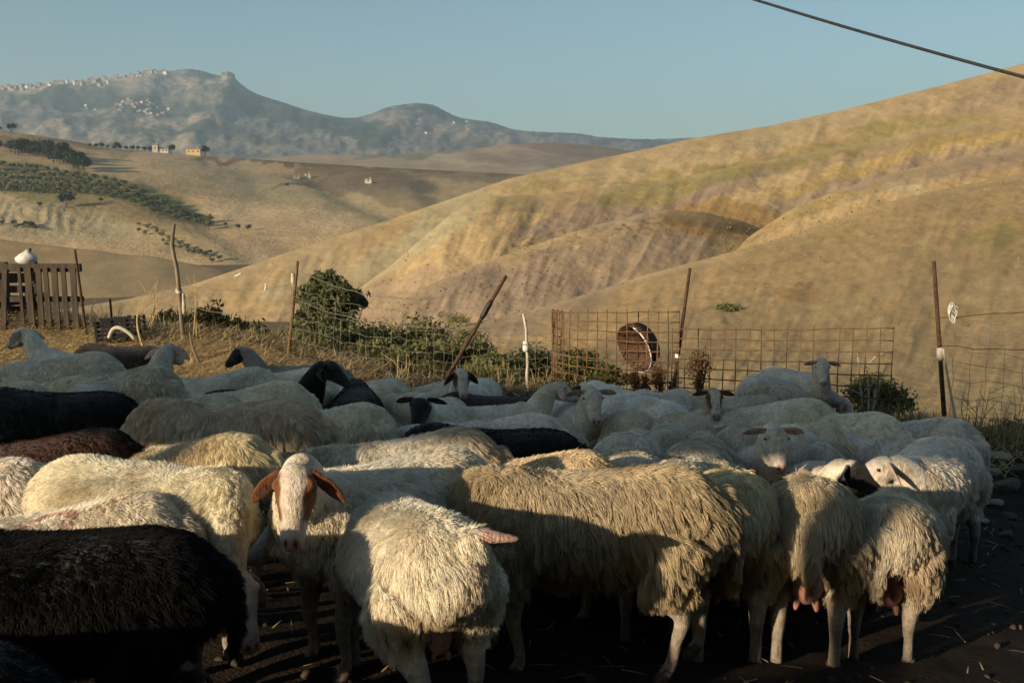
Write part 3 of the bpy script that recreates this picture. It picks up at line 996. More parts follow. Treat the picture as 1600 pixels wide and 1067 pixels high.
# scraps of white tape on the slope wire
for px, py, lab in [(372, 430, 'small white tape flag lying on the slope wire'), (415, 449, 'small white tape strip hanging left of the straight rod')]:
    V, F = tube_geo([(-.008, 0, -.04), (.0, .008, -.013), (-.003, 0, .02), (.004, 0, .04)], [(.009, .003), (.012, .003), (.008, .003), (.010, .003)], 6, (0, 1, 0), 2)
    o = mesh_obj('tape_flag', V, F, plastic_m); o.location = P(px, py, 10.35); o.rotation_euler = (0, R(60 if px < 400 else 8), 0)
    tag(o, lab, 'tape')


def mesh_panel(name, label, path, ztop, zbot, step, rows, r):
    """welded rod mesh along a ground path; every rod is a part"""
    path = np.array(path, float)
    seg = np.r_[0, np.cumsum(np.linalg.norm(np.diff(path, axis=0), axis=1))]
    n = int(seg[-1] / step)
    ss = np.linspace(0, seg[-1], n + 1)
    X = np.interp(ss, seg, path[:, 0]); Y = np.interp(ss, seg, path[:, 1]); ZT = np.interp(ss, seg, ztop); ZB = np.interp(ss, seg, zbot)
    root = empty(name, (X[0], Y[0], ZB[0]))
    o0 = np.array([X[0], Y[0], ZB[0]])
    g = np.random.default_rng(5)
    for i in range(n + 1):
        top = ZT[i] + (.03 if i % 2 else .012)
        V, F = wire_geo([(0, 0, 0), (g.normal(0, .006), 0, (top - ZB[i]) / 2), (g.normal(0, .006), 0, top - ZB[i])], r)
        o = mesh_obj('rod', V, F, rust_l, root); o.location = np.array([X[i], Y[i], ZB[i]]) - o0
    for j in range(rows + 1):
        f = j / rows
        pts = np.stack([X, Y, ZB + (ZT - ZB) * f + g.normal(0, .003, n + 1)], 1) - o0 + np.array([0, -.006, 0])
        V, F = wire_geo(pts, r)
        mesh_obj('rod', V, F, rust_l, root)
    return tag(root, label, 'mesh panel')


# curved cage: comes round from the back and meets the flat panel at the rod
c0 = P(1060, 490, 9.1); c1 = P(866, 486, 9.6)
arc = []
for a in np.linspace(-150, 12, 26):
    pass
pa = [(float(P(880, 490, 10.6)[0]), 10.6), (float(P(868, 490, 10.2)[0]), 10.2), (float(P(863, 490, 9.85)[0]), 9.85), (float(P(872, 490, 9.55)[0]), 9.55), (float(P(900, 490, 9.38)[0]), 9.38), (float(P(960, 490, 9.24)[0]), 9.24), (float(P(1010, 490, 9.17)[0]), 9.17), (float(P(1062, 490, 9.12)[0]), 9.12)]
zt = [float(P(870, 488, y)[2]) for x, y in pa]
zb = [float(gz(x, y)) for x, y in pa]
mesh_panel('rebar_cage', 'curved rusty wire mesh cage around the weeds at centre right', pa, zt, zb, .092, 10, .0058)
pb = [(float(P(1052, 500, 9.02)[0]), 9.02), (float(P(1220, 500, 8.9)[0]), 8.9), (float(P(1398, 500, 8.72)[0]), 8.72)]
zt = [float(P(1055, 514, 9.02)[2]), float(P(1220, 516, 8.9)[2]), float(P(1398, 513, 8.72)[2])]
zb = [float(gz(x, y)) for x, y in pb]
mesh_panel('mesh_panel', 'flat rusty reinforcing mesh panel right of the cage', pb, zt, zb, .108, 9, .0058)


# the tipped rusty drum in the cage
def drum():
    p = P(990, 566, 9.75)
    g0 = float(gz(p[0], 9.75))
    root = empty('rusty_tub', (p[0], 9.75, g0))
    n = 28; r = .25
    def ring(x, rr): return [(x, rr * math.cos(a), rr * math.sin(a)) for a in np.linspace(0, 2 * math.pi, n, endpoint=False)]
    prof = [(.0, r), (.04, r * .98), (.05, r), (.06, r * .97), (.15, r * .86), (.16, .02), (.15, .02), (.14, r * .84), (.0, r - .010)]
    V = np.array([q for x, rr in prof for q in ring(x, rr)])
    F = [(i * n + j, i * n + (j + 1) % n, ((i + 1) % len(prof)) * n + (j + 1) % n, ((i + 1) % len(prof)) * n + j) for i in range(len(prof)) for j in range(n)]
    b = mesh_obj('barrel', V, F, rust, root)
    V, F = tube_geo([(0, r * math.cos(a), r * math.sin(a)) for a in np.linspace(1.9, 4.9, 33)], [.008] * 33, 6, (1, 0, 0), 1, False)
    rm_ = mesh_obj('rim', V, F, plastic_m, root)
    cz = float(P(990, 545, 9.75)[2]) - g0
    for o in (b, rm_):
        o.location = (0, 0, cz)
        o.rotation_euler = Vector((1, .62, .42)).to_track_quat('X', 'Z').to_euler()
    tag(root, 'tipped rusty round tub with a pale rim inside the mesh cage', 'tub')


drum()


# pallets on the left
def pallet(name, label, d, x0, x1, ztop, slats, rails, lean=.0, seed=0):
    g = np.random.default_rng(seed)
    xa = float(P(x0, 500, d)[0]); xb = float(P(x1, 500, d)[0])
    zg = float(gz((xa + xb) / 2, d)); zt = float(P((x0 + x1) / 2, ztop, d)[2])
    H = zt - zg
    root = empty(name, ((xa + xb) / 2, d, zg)); root.rotation_euler = (R(lean), 0, 0)
    cx = (xa + xb) / 2
    for f, w_, tilt in slats:
        x = xa + (xb - xa) * f - cx
        V, F = box_geo((-w_ / 2, -.011, -.02), (w_ / 2, .011, H - .03 + g.normal(0, .012)))
        V[4:, 0] += tilt
        o = mesh_obj('slat', V, F, board_m, root, smooth=False); o.location = (x, -.045, 0)
    for f, hh in rails:
        V, F = box_geo((xa - cx - .03, -.033, H * f - hh / 2), (xb - cx + .03, .033, H * f + hh / 2))
        V[:, 2] += g.normal(0, .004, 8)
        mesh_obj('rail', V, F, board_m, root, smooth=False)
    return tag(root, label, 'pallet')


pallet('wooden_pallet', 'grey wooden pallet standing upright with vertical slats at the left edge', 10.9, -60, 128, 414, [(.03, .09, 0), (.14, .07, 0), (.25, .06, .0), (.36, .055, .07), (.53, .03, 0), (.60, .07, .0), (.68, .055, .01), (.745, .05, 0), (.81, .06, .012), (.89, .05, 0), (.965, .06, .008)],
       [(.96, .085), (.47, .06), (.05, .09)], 2, 1)
# a second one behind it with the boards lying across
xa = float(P(-60, 500, 11.2)[0]); xb = float(P(60, 500, 11.2)[0]); zg = float(gz(xa, 11.2))
rt = empty('board_pallet', ((xa + xb) / 2, 11.2, zg))
for k, (z0, z1) in enumerate([(.02, .13), (.15, .25), (.28, .36), (.39, .50), (.53, .60)]):
    mesh_obj('board', *box_geo((-(xb - xa) / 2 + .02 * (k % 2), -.012, z0), ((xb - xa) / 2 - .03 * (k % 3), .012, z1)), board_m, rt, smooth=False)
for x in (-.35, .05, .38):
    mesh_obj('stringer', *box_geo((x - .04, .013, 0), (x + .04, .09, .62)), board_m, rt, smooth=False)
tag(rt, 'pallet with cross boards behind the upright pallet at the left edge', 'pallet')
# diagonal plank across the upper gap
dp = empty('loose_plank', P(25, 470, 11.05)); V, F = box_geo((-.32, -.012, -.045), (.32, .012, .045)); mesh_obj('board', V, F, board_m, dp, smooth=False); dp.rotation_euler = (0, R(-9), 0)
tag(dp, 'loose plank slanting behind the top of the upright pallet', 'plank')


# dark slatted crate and pale hoop beside the pallet
def crate():
    d = 10.6
    x0 = float(P(158, 510, d)[0]); x1 = float(P(222, 510, d)[0]); zg = float(gz(x0, d)); H = float(P(190, 496, d)[2]) - zg
    root = empty('slatted_crate', ((x0 + x1) / 2, d, zg)); w = (x1 - x0) / 2
    nrow = 5
    for k in range(nrow):
        z0 = H * k / nrow + .008
        for sy in (-.16, .16):
            V, F = box_geo((-w, sy - .008, z0), (w, sy + .008, z0 + H / nrow - .016)); mesh_obj('slat', V, F, black_m, root, smooth=False)
    for x in (-w, -w / 3, w / 3, w):
        for sy in (-.176, .176):
            mesh_obj('upright', *box_geo((x - .014, sy - .008, 0), (x + .014, sy + .0075, H)), black_m, root, smooth=False)
    mesh_obj('base', *box_geo((-w + .01, -.15, .01), (w - .01, .15, .03)), black_m, root, smooth=False)
    root.rotation_euler = (0, R(-4), R(12))
    tag(root, 'dark slatted crate beside the pallet', 'crate')
    pts = [P(170, 528, d - .3), P(176, 515, d - .3), P(186, 512, d - .3), P(200, 519, d - .3), P(211, 530, d - .3)]
    V, F = tube_geo(pts, [.02] * 5, 8, (0, 1, 0), 4)
    b = np.array(pts[0]); o = mesh_obj('bent_pipe', V - b, F, pale_m); o.location = b
    tag(o, 'pale bent pipe arching in front of the dark crate', 'pipe')


crate()

# overhead cable, upper right, and the thin bright wire across the valley
A = P(1195, 0, 9.0); B = P(1600, 113, 7.2)
dv = B - A
pts = [A - dv * 2.2 + np.array([0, 0, .5])] + sag(A - dv * .4, B + dv * .6, .04, 16) + [B + dv * 2]
V, F = tube_geo(pts, [.0115] * len(pts), 8, (0, 0, 1), 1)
tag(mesh_obj('overhead_cable', V, F, black_m), 'thick black cable crossing the sky at the upper right', 'cable')
pts = sag(P(-260, 346, 60), P(1900, 196, 60), 2.2, 40)
V, F = tube_geo(pts, [.006] * len(pts), 5, (0, 0, 1), 1)
tag(mesh_obj('overhead_wire', V, F, wire_m), 'thin pale overhead wire stretched across the valley in front of the slope', 'wire')

# ------------------------------------------------------------------ sheep: materials
def make_hide():
    m = NT('sheep_hide')
    a = m.n('Attribute', attribute_name='Col')
    wl = m.n('Attribute', attribute_name='wool')
    oi = m.n('ObjectInfo')
    f = m.noise(60, 4, rough=.7)
    wool = m.mix(oi.outputs['Color'], m.ramp(f, [(.3, (.55, .53, .50)), (.7, (1.0, .98, .95))]), 1, 'MULTIPLY')
    # soiled patches, different on every animal
    va = m.n('VectorMath', operation='ADD')
    m.l(m.n('TexCoord').outputs['Object'], va.inputs[0])
    mu = m.n('Math', operation='MULTIPLY'); mu.inputs[1].default_value = 40; m.l(oi.outputs['Random'], mu.inputs[0])
    m.l(mu.outputs[0], va.inputs[1])
    wool = m.mix(wool, m.ramp(m.noise(7, 4, vec=va.outputs[0], rough=.6), [(.32, (.62, .56, .47)), (.58, (1, 1, 1))]), 1, 'MULTIPLY')
    skin = m.mix(a.outputs['Color'], m.ramp(m.noise(30, 5, vec=va.outputs[0], rough=.7), [(.3, (.52, .47, .42)), (.65, (1.08, 1.08, 1.08))]), 1, 'MULTIPLY')
    m.color(m.mix(skin, wool, wl.outputs['Fac']))
    m.b.inputs['Roughness'].default_value = .8
    m.b.inputs['Sheen Weight'].default_value = .15
    m.bump(m.noise(55, 4, rough=.7, stretch=(1, 1, .5)), .8, .016)
    return m.m


def make_wool():
    m = NT('sheep_wool')
    oi = m.n('ObjectInfo')
    a = m.n('Attribute', attribute_name='tint')
    c = m.mix(oi.outputs['Color'], a.outputs['Color'], 1, 'MULTIPLY')
    pm = m.n('Attribute', attribute_name='paint')
    c = m.mix(c, (.42, .10, .03), pm.outputs['Fac'])
    m.color(c)
    m.b.inputs['Roughness'].default_value = .65
    m.b.inputs['Specular IOR Level'].default_value = .15
    tr = m.n('BsdfTranslucent')
    m.l(c, tr.inputs['Color'])
    ms = m.n('MixShader')
    ms.inputs[0].default_value = .12
    m.l(m.b.outputs[0], ms.inputs[1]); m.l(tr.outputs[0], ms.inputs[2])
    m.l(ms.outputs[0], m.t.nodes['Material Output'].inputs['Surface'])
    return m.m


hide_mat, wool_mat = make_hide(), make_wool()
_e = NT('sheep_eye'); _e.color((.012, .008, .005)); _e.b.inputs['Roughness'].default_value = .12; _e.b.inputs['Specular IOR Level'].default_value = .6
eye_mat = _e.m
_u = NT('udder_skin'); _u.color(_u.ramp(_u.noise(30), [(.3, (.24, .11, .085)), (.7, (.33, .165, .13))])); _u.b.inputs['Roughness'].default_value = .6
udder_mat = _u.m
_t = NT('ear_tag_plastic'); _t.color((.75, .50, .03)); _t.b.inputs['Roughness'].default_value = .4
tag_mat = _t.m
_s = NT('collar_strap'); _s.color((.02, .02, .022)); _s.b.inputs['Roughness'].default_value = .6
strap_mat = _s.m
_eye_geo = ball_geo((0, 0, 0), (.0095, .0095, .0095), 12, 8)

WHITE_F = (.60, .53, .45); BROWN_F = (.17, .062, .018); BLACK_F = (.012, .011, .012); PINK = (.46, .24, .20); DKBROWN = (.07, .03, .018)


def face_color(pat, s, l, u):
    """hide colour by head coordinates: s along the face, l sideways, u up"""
    n = len(s); C = np.empty((n, 3)); C[:] = WHITE_F
    al = np.abs(l) + .003 * np.sin(s * 70 + l * 60)
    nose = np.clip((s - .192) / .02, 0, 1)[:, None]
    if pat == 'black':
        C[:] = BLACK_F
        nose = nose * .15
    elif pat == 'brownwhite':
        w = np.clip((al - .036 + .008 * np.clip((s - .04) / .1, 0, 1)) / .006, 0, 1) * np.clip((.155 - s) / .012, 0, 1) * np.clip((s + .012) / .02, 0, 1)
        C = C * (1 - w[:, None]) + np.array(BROWN_F) * w[:, None]
        C[u < -.045] = C[u < -.045] * .5 + np.array(WHITE_F) * .5
    elif pat == 'blackwhite':      # white forehead and blaze tip, black round the eyes
        w = np.clip((s + .012 + (al > .03) * .02) / .02, 0, 1) * np.clip((.215 - s + al) / .02, 0, 1)
        C = C * (1 - w[:, None]) + np.array(BLACK_F) * w[:, None]
    elif pat == 'darkeye':
        w = np.clip((al - .040) / .008, 0, 1) * np.clip((.13 - s) / .02, 0, 1) * np.clip((s + .005) / .02, 0, 1)
        C = C * (1 - w[:, None]) + np.array(DKBROWN) * w[:, None]
    elif pat == 'brownface':
        w = np.clip((al - .020) / .01, 0, 1)
        C = C * (1 - w[:, None]) + np.array(BROWN_F) * w[:, None]
    pk = np.array(PINK)
    C = C * (1 - .75 * nose) + pk * .75 * nose
    # nostrils and the line of the mouth
    nst = np.clip(1 - (np.hypot((s - .218) / .013, (np.abs(l) - .015) / .008)), 0, 1) * (u > -.02)
    nst = np.clip(nst * 3, 0, 1)[:, None]
    C = C * (1 - nst) + np.array((.035, .02, .018)) * nst
    mo = (np.clip(1 - np.abs(u + .021) / .006, 0, 1) * np.clip((s - .17) / .02, 0, 1))[:, None] * .8
    return C * (1 - mo) + np.array((.05, .03, .028)) * mo


EARCOL = {'white': (.46, .33, .28), 'black': (.014, .012, .013), 'brownwhite': (.13, .043, .014), 'blackwhite': (.016, .014, .014), 'darkeye': DKBROWN, 'brownface': (.17, .06, .02)}


def sheep_mesh(key, poll=(.62, 0, .42), pitch=-50, yaw=0, bend=0.0, pat='white', drop=25, tail='long', legs=(0, 0, 0, 0), voxel=.011, wide=1.0, legcol=(.34, .29, .235),
               shaggy=1.0, earlen=.135, slope=0.0):
    """one continuous sheep: +X forward, feet at z = 0. Returns dict with mesh and frames"""
    L = lambda x, y, z: (x, y + bend * (x + .1) * abs(x + .1), z)
    parts = []
    sec = [(-.475, .61, .02, .03), (-.455, .59, .08, .09), (-.40, .568, .13, .135), (-.30, .55, .162, .16), (-.15, .53, .192, .172), (0, .522, .202, .175),
           (.14, .527, .185, .175), (.26, .545, .15, .17), (.35, .565, .118, .14), (.42, .585, .07, .09)]
    dz = lambda x: slope * max(0, x + .30)
    parts.append(tube_geo([L(x, 0, z - dz(x)) for x, z, w, h in sec], [(w * wide, h) for x, z, w, h in sec], 20, (0, 0, 1), 3))
    pitch, yaw = R(pitch), R(yaw)
    h = np.array([math.cos(pitch) * math.cos(yaw), math.cos(pitch) * math.sin(yaw), math.sin(pitch)])
    l = np.array([-math.sin(yaw), math.cos(yaw), 0.])
    u = np.cross(h, l)
    poll = np.array(poll, float); poll[1] += bend * .25
    b0 = np.array(L(.24, 0, .575 - dz(.24))); b1 = np.array(L(.34, 0, .60 - dz(.34)))
    q = poll - h * .015 - u * .042
    mid = b1 * .45 + q * .55 + np.array([0, 0, .02])
    parts.append(tube_geo([b0, b1, mid, q, poll + h * .04 - u * .03], [(.11, .15), (.098, .128), (.070, .090), (.054, .060), (.04, .04)], 14, (0, 0, 1) if poll[2] < .7 else (-.7, 0, .7), 3))
    hs = [(-.030, .034, .035, -.008), (-.008, .056, .054, -.010), (.03, .066, .066, -.012), (.072, .064, .070, -.014), (.11, .052, .062, -.012), (.15, .043, .050, -.009),
          (.185, .039, .041, -.006), (.212, .037, .034, -.005), (.230, .029, .026, -.006), (.240, .013, .013, -.007)]
    parts.append(tube_geo([poll + h * s + u * o for s, w, hh, o in hs], [(w, hh) for s, w, hh, o in hs], 16, u, 2))
    for sg in (-1, 1):
        parts.append(ball_geo(poll + h * .040 + l * sg * .051 + u * .020, (.021, .021, .021), 10, 7))
        parts.append(ball_geo(poll + h * .075 + l * sg * .026 - u * .05, (.034, .034, .034), 10, 7))
        parts.append(ball_geo(poll + h * .214 + l * sg * .019 + u * .004, (.015, .015, .015), 8, 6))
    feet = []
    fx = [legs[0], legs[1]]; hx = [legs[2], legs[3]]
    for k, sg in enumerate((-1, 1)):
        f = fx[k]
        parts.append(tube_geo([L(.24, sg * .10, .47), L(.235, sg * .112, .37), L(.245 + f * .4, sg * .108, .285), L(.262 + f * .8, sg * .102, .205), L(.250 + f, sg * .10, .115), L(.248 + f, sg * .10, .065),
                               L(.268 + f, sg * .10, .032), L(.282 + f, sg * .10, .0)],
                              [.085, .064, .041, .028, .019, .022, .023, .027], 10, (1, 0, 0), 3))
        feet.append(L(.270 + f, sg * .10, 0))
        f = hx[k]
        parts.append(tube_geo([L(-.31, sg * .085, .50), L(-.27, sg * .11, .40), L(-.27 + f * .3, sg * .112, .335), L(-.375 + f * .7, sg * .10, .235), L(-.372 + f * .9, sg * .10, .145), L(-.362 + f, sg * .10, .065),
                               L(-.342 + f, sg * .10, .032), L(-.328 + f, sg * .10, .0)],
                              [.12, .098, .062, .031, .021, .0225, .023, .028], 10, (1, 0, 0), 3))
        feet.append(L(-.338 + f, sg * .10, 0))
    if tail == 'long':
        parts.append(tube_geo([L(-.44, 0, .62), L(-.492, 0, .56), L(-.505, 0, .45), L(-.50, 0, .37)], [.03, .03, .024, .012], 8, (1, 0, 0), 3))
    elif tail == 'stub':
        parts.append(tube_geo([L(-.41, 0, .66), L(-.47, -.05, .69), L(-.50, -.15, .675)], [.034, .027, .010], 8, (0, 0, 1), 3))
    V, F = merge(parts)
    o = mesh_obj('tmp', V, F, None)
    rm = o.modifiers.new('r', 'REMESH'); rm.mode = 'VOXEL'; rm.voxel_size = voxel; rm.use_smooth_shade = True
    sm = o.modifiers.new('s', 'SMOOTH'); sm.factor = .5; sm.iterations = max(2, int(.05 / voxel))
    dg = bpy.context.evaluated_depsgraph_get(); dg.update()
    me = bpy.data.meshes.new_from_object(o.evaluated_get(dg))
    bpy.data.objects.remove(o, do_unlink=True)
    nv0 = len(me.vertices)
    co = np.empty(nv0 * 3); me.vertices.foreach_get('co', co); co = co.reshape(-1, 3)
    # ears grow from the sides of the skull; kept fine instead of voxelised
    ear_parts = []
    fh = np.array([h[0], h[1], 0.]); fh /= np.linalg.norm(fh) + 1e-9
    for sg in (-1, 1):
        dr = R(drop)
        d = l * sg * math.cos(dr) - np.array([0, 0, 1.]) * math.sin(dr) - fh * .12
        d /= np.linalg.norm(d)
        b = poll - h * .004 + l * sg * .046 + u * .004
        nrm = fh * .8 - np.array([0, 0, .6]); nrm = nrm - d * (nrm @ d); nrm /= np.linalg.norm(nrm)
        ts = [0, .2, .45, .7, .88, 1]
        pp = [b + d * earlen * t - np.array([0, 0, 1]) * .018 * t * t - fh * .01 * t for t in ts]
        ear_parts.append(tube_geo(pp, [(.015, .012), (.024, .009), (.030, .006), (.026, .005), (.016, .004), (.004, .002)], 10, nrm, 3))
    EV, EF = merge(ear_parts)
    ev, ef = EV, EF
    bm = bmesh.new(); bm.from_mesh(me)
    vs = [bm.verts.new(v) for v in ev]
    for f in ef:
        try: bm.faces.new([vs[i] for i in f])
        except ValueError: pass
    bm.to_mesh(me); bm.free()
    nv = len(me.vertices)
    co = np.empty(nv * 3); me.vertices.foreach_get('co', co); co = co.reshape(-1, 3)
    me.polygons.foreach_set('use_smooth', np.ones(len(me.polygons), bool))
    # regions
    rel = co - poll
    s_, l_, u_ = rel @ h, rel @ l, rel @ u
    hd = np.sqrt(l_ ** 2 + (u_ + .01) ** 2)
    head = np.clip((s_ + .012) / .02, 0, 1) * np.clip((.115 - hd) / .02, 0, 1) * (s_ < .3)
    zz = co[:, 2]
    leg_line = np.where(co[:, 0] > 0, .335, .30) / shaggy ** .5
    yrel = np.abs(co[:, 1] - bend * (co[:, 0] + .1) * np.abs(co[:, 0] + .1))
    leg = np.clip((leg_line - zz) / .03, 0, 1) * (1 - head)
    belly = np.clip((.345 - zz) / .02, 0, 1) * (yrel < .09)
    wool = (1 - head) * (1 - leg) * (1 - .7 * belly)
    C = np.empty((nv, 3)); C[:] = WHITE_F
    fc = face_color(pat, s_, l_, u_)
    C = C * (1 - head[:, None]) + fc * head[:, None]
    lc = np.empty((nv, 3)); lc[:] = legcol
    lc[zz < .043] = (.05, .04, .032)
    lc[(zz < .2)] *= .78
    C = C * (1 - leg[:, None]) + lc * leg[:, None]
    C[nv0:] = EARCOL[pat]
    wool[nv0:] = 0
    if tail == 'stub':
        tl = (co[:, 1] < -.075 + co[:, 0] * 0) & (co[:, 0] < -.455) & (co[:, 2] > .60)
        C[tl] = (.62, .40, .33); wool[tl] = 0
    a = me.color_attributes.new('Col', 'FLOAT_COLOR', 'POINT')
    cc = np.ones((nv, 4)); cc[:, :3] = C; a.data.foreach_set('color', cc.ravel())
    a = me.attributes.new('wool', 'FLOAT', 'POINT'); a.data.foreach_set('value', wool)
    me.materials.clear(); me.materials.append(hide_mat)
    me.name = 'sheep_' + key
    eyes = [poll + h * .050 + l * sg * .0615 + u * .020 for sg in (-1, 1)]
    return dict(me=me, wool=wool, co=co, poll=poll, h=h, l=l, u=u, eyes=eyes, feet=feet, bend=bend, nv0=nv0, tail=tail, headup=poll[2] > .6)


def fleece(sm, n, length, rad, clump=18, lift=.45, droop=.22, frizz=.25, seed=1, flow=.35, tintvar=.16, tintfun=None, paint=None, npt=5, clw=.8):
    """hair curves rooted on the woolly part of the body mesh"""
    g = np.random.default_rng(seed)
    me = sm['me']
    me.calc_loop_triangles()
    nt = len(me.loop_triangles)
    tri = np.empty(nt * 3, int); me.loop_triangles.foreach_get('vertices', tri); tri = tri.reshape(-1, 3)
    co = sm['co']
    vn = np.empty(len(co) * 3); me.vertices.foreach_get('normal', vn); vn = vn.reshape(-1, 3)
    A, B, C = co[tri[:, 0]], co[tri[:, 1]], co[tri[:, 2]]
    area = np.linalg.norm(np.cross(B - A, C - A), axis=1) * sm['wool'][tri].mean(1) ** 2
    t = g.choice(nt, n, p=area / area.sum())
    r1 = np.sqrt(g.random(n)); r2 = g.random(n)
    w = np.stack([1 - r1, r1 * (1 - r2), r1 * r2], 1)[..., None]
    root = (co[tri[t]] * w).sum(1)
    nor = (vn[tri[t]] * w).sum(1); nor /= np.linalg.norm(nor, axis=1)[:, None] + 1e-9
    # coat length: shorter towards head and legs
    dh = np.linalg.norm(root - sm['poll'], axis=1)
    ln = length * np.clip((dh - .07) / .24, .07, 1) * np.clip((root[:, 2] - .22) / .12, .35, 1) * (.75 + .5 * g.random(n))
    lump = vnoise(root[:, 0] * 9 + 40, root[:, 2] * 9 + root[:, 1] * 7 + 13)
    ln *= .6 + .8 * lump
    topness = np.clip(nor[:, 2], 0, 1)
    ln *= 1 - .45 * topness
    grav = np.array([0, 0, -1.]); back = np.array([-1., 0, 0])
    sway = np.stack([vnoise(root[:, 0] * 6 + 3, root[:, 1] * 6 + root[:, 2] * 6) - .5, vnoise(root[:, 0] * 6 + 33, root[:, 1] * 6 + root[:, 2] * 6 + 9) - .5, np.zeros(n)], 1)
    tg = grav * .9 + back * flow + sway * 1.1
    tg = tg - nor * (tg * nor).sum(1)[:, None]
    tg /= np.linalg.norm(tg, axis=1)[:, None] + .25
    d = nor * lift + tg * (1 - lift) * 1.4 + g.normal(0, .12, (n, 3))
    d /= np.linalg.norm(d, axis=1)[:, None]
    pts = np.empty((n, npt, 3)); pts[:, 0] = root - nor * .004
    seg = (ln / (npt - 1))[:, None]
    cur = pts[:, 0].copy()
    for i in range(1, npt):
        cur = cur + d * seg
        pts[:, i] = cur
        d = d + grav * droop * (length / .07) + g.normal(0, .10, (n, 3)) * frizz
        d /= np.linalg.norm(d, axis=1)[:, None]
    # locks
    m = max(8, n // clump)
    lead = g.choice(n, m, replace=False)
    kd = kdtree.KDTree(m)
    for i, j in enumerate(lead): kd.insert(root[j], i)
    kd.balance()
    cid = np.fromiter((kd.find(p)[1] for p in root), int, n)
    ld = lead[cid]
    rel = pts[ld] - pts[ld][:, :1]                # leader shape
    off = root - root[ld]
    own = pts - pts[:, :1]
    k = np.linspace(0, 1, npt)[None, :, None] ** 1.1 * (clw * (1 - .5 * topness * topness))[:, None, None]
    tgt = root[ld][:, None, :] + rel + off[:, None, :] * (1 - .85 * np.linspace(0, 1, npt)[None, :, None])
    lenr = (ln / ln[ld])[:, None, None]
    pts = (pts[:, :1] + own) * (1 - k) + tgt * k
    c = bpy.data.hair_curves.new('fleece')
    c.add_curves([npt] * n)
    c.attributes['position'].data.foreach_set('vector', pts.astype(np.float32).ravel())
    ra = c.attributes.get('radius') or c.attributes.new('radius', 'FLOAT', 'POINT')
    prof = np.interp(np.linspace(0, 1, npt), [0, .5, .85, 1], [1, .95, .6, .2])
    rr = (rad * (.7 + .6 * g.random(n))[:, None] * prof[None])
    ra.data.foreach_set('value', rr.astype(np.float32).ravel())
    cl = 1 + tintvar * g.normal(0, 1, m)[cid] + tintvar * .6 * g.normal(0, 1, n)
    low = np.clip((.60 - root[:, 2]) / .3, 0, 1)
    base = np.clip(cl, .45, 1.3)[:, None] * np.array([1, 1, 1.])
    yel = np.clip(vnoise(root[:, 0] * 5, root[:, 2] * 6 + 70) - .35, 0, 1)[:, None]
    base = base * (1 - yel * np.array([.02, .09, .26])) * (1 - low[:, None] * np.array([.10, .14, .21]))      # stained lower wool
    soil = np.clip((-.30 - root[:, 0]) / .12, 0, 1) * np.clip((.52 - root[:, 2]) / .12, 0, 1) * np.clip(2.2 * vnoise(root[:, 1] * 14 + seed, root[:, 2] * 14) - .4, 0, 1)
    pat = np.clip((vnoise(root[:, 0] * 6 + seed * 3.7, root[:, 2] * 6 + root[:, 1] * 5) - .58) * 3, 0, 1)
    base = base * (1 - .6 * soil[:, None] * np.array([.7, .9, 1.1])) * (1 - .32 * pat[:, None] * np.array([.8, 1, 1.2]))      # soiled breech and dusty patches
    if tintfun is not None: base = base * tintfun(root)
    ta = c.attributes.new('tint', 'FLOAT_COLOR', 'CURVE')
    tc = np.ones((n, 4)); tc[:, :3] = base
    ta.data.foreach_set('color', tc.astype(np.float32).ravel())
    pa = c.attributes.new('paint', 'FLOAT', 'CURVE')
    pa.data.foreach_set('value', (paint(root) if paint is not None else np.zeros(n)).astype(np.float32))
    c.materials.append(wool_mat)
    return c


_sm = {}; _fl = {}
POSES = {
    # heads carried low in the press of bodies
    'low_a': dict(poll=(.60, .03, .46), pitch=-45, yaw=10, bend=.16, legs=(.04, -.05, -.03, .05), slope=.17, wide=1.0),
    'low_b': dict(poll=(.56, -.10, .42), pitch=-55, yaw=-35, bend=-.25, legs=(-.05, .05, .05, -.02), wide=1.06, slope=.22),
    'low_c': dict(poll=(.62, 0, .50), pitch=-30, yaw=0, bend=.02, legs=(0, .05, .02, -.05), wide=.98, slope=.2),
    'graze': dict(poll=(.57, .05, .30), pitch=-68, yaw=10, bend=.08, legs=(.03, -.07, -.06, .06), wide=1.03),
}
FLEECES = {   # n, length, radius, clump, lift, droop
    'long': dict(n=60000, length=.066, rad=.00065, clump=36, lift=.32, droop=.28, clw=.66, tintvar=.12),
    'mid': dict(n=21000, length=.042, rad=.0009, clump=12, lift=.33, droop=.24, clw=.6, tintvar=.13),
    'far': dict(n=9000, length=.030, rad=.0012, clump=12, lift=.34, droop=.22, npt=4, clw=.55, tintvar=.12),
}


def get_mesh(pose):
    if pose not in _sm: _sm[pose] = sheep_mesh(pose, **POSES[pose])
    return _sm[pose]


def get_fleece(pose, kind):
    k = (pose, kind)
    if k not in _fl: _fl[k] = fleece(get_mesh(pose), seed=len(_fl) + 3, **FLEECES[kind])
    return _fl[k]


UDDER = None
HOOF = []
TEAT = {}
hoof_mat = mat_noise('hoof_horn', (.035, .027, .02), (.09, .07, .052), 60, rough=.6, bump=.3, bdist=.002)
_hoof_geo = merge([tube_geo([(-.020, s_ * .0135, .050), (-.004, s_ * .0145, .028), (.014, s_ * .015, .008), (.030, s_ * .012, -.004)], [(.012, .016), (.0145, .020), (.0145, .018), (.009, .008)], 9, (1, 0, 0), 3) for s_ in (-1, 1)])


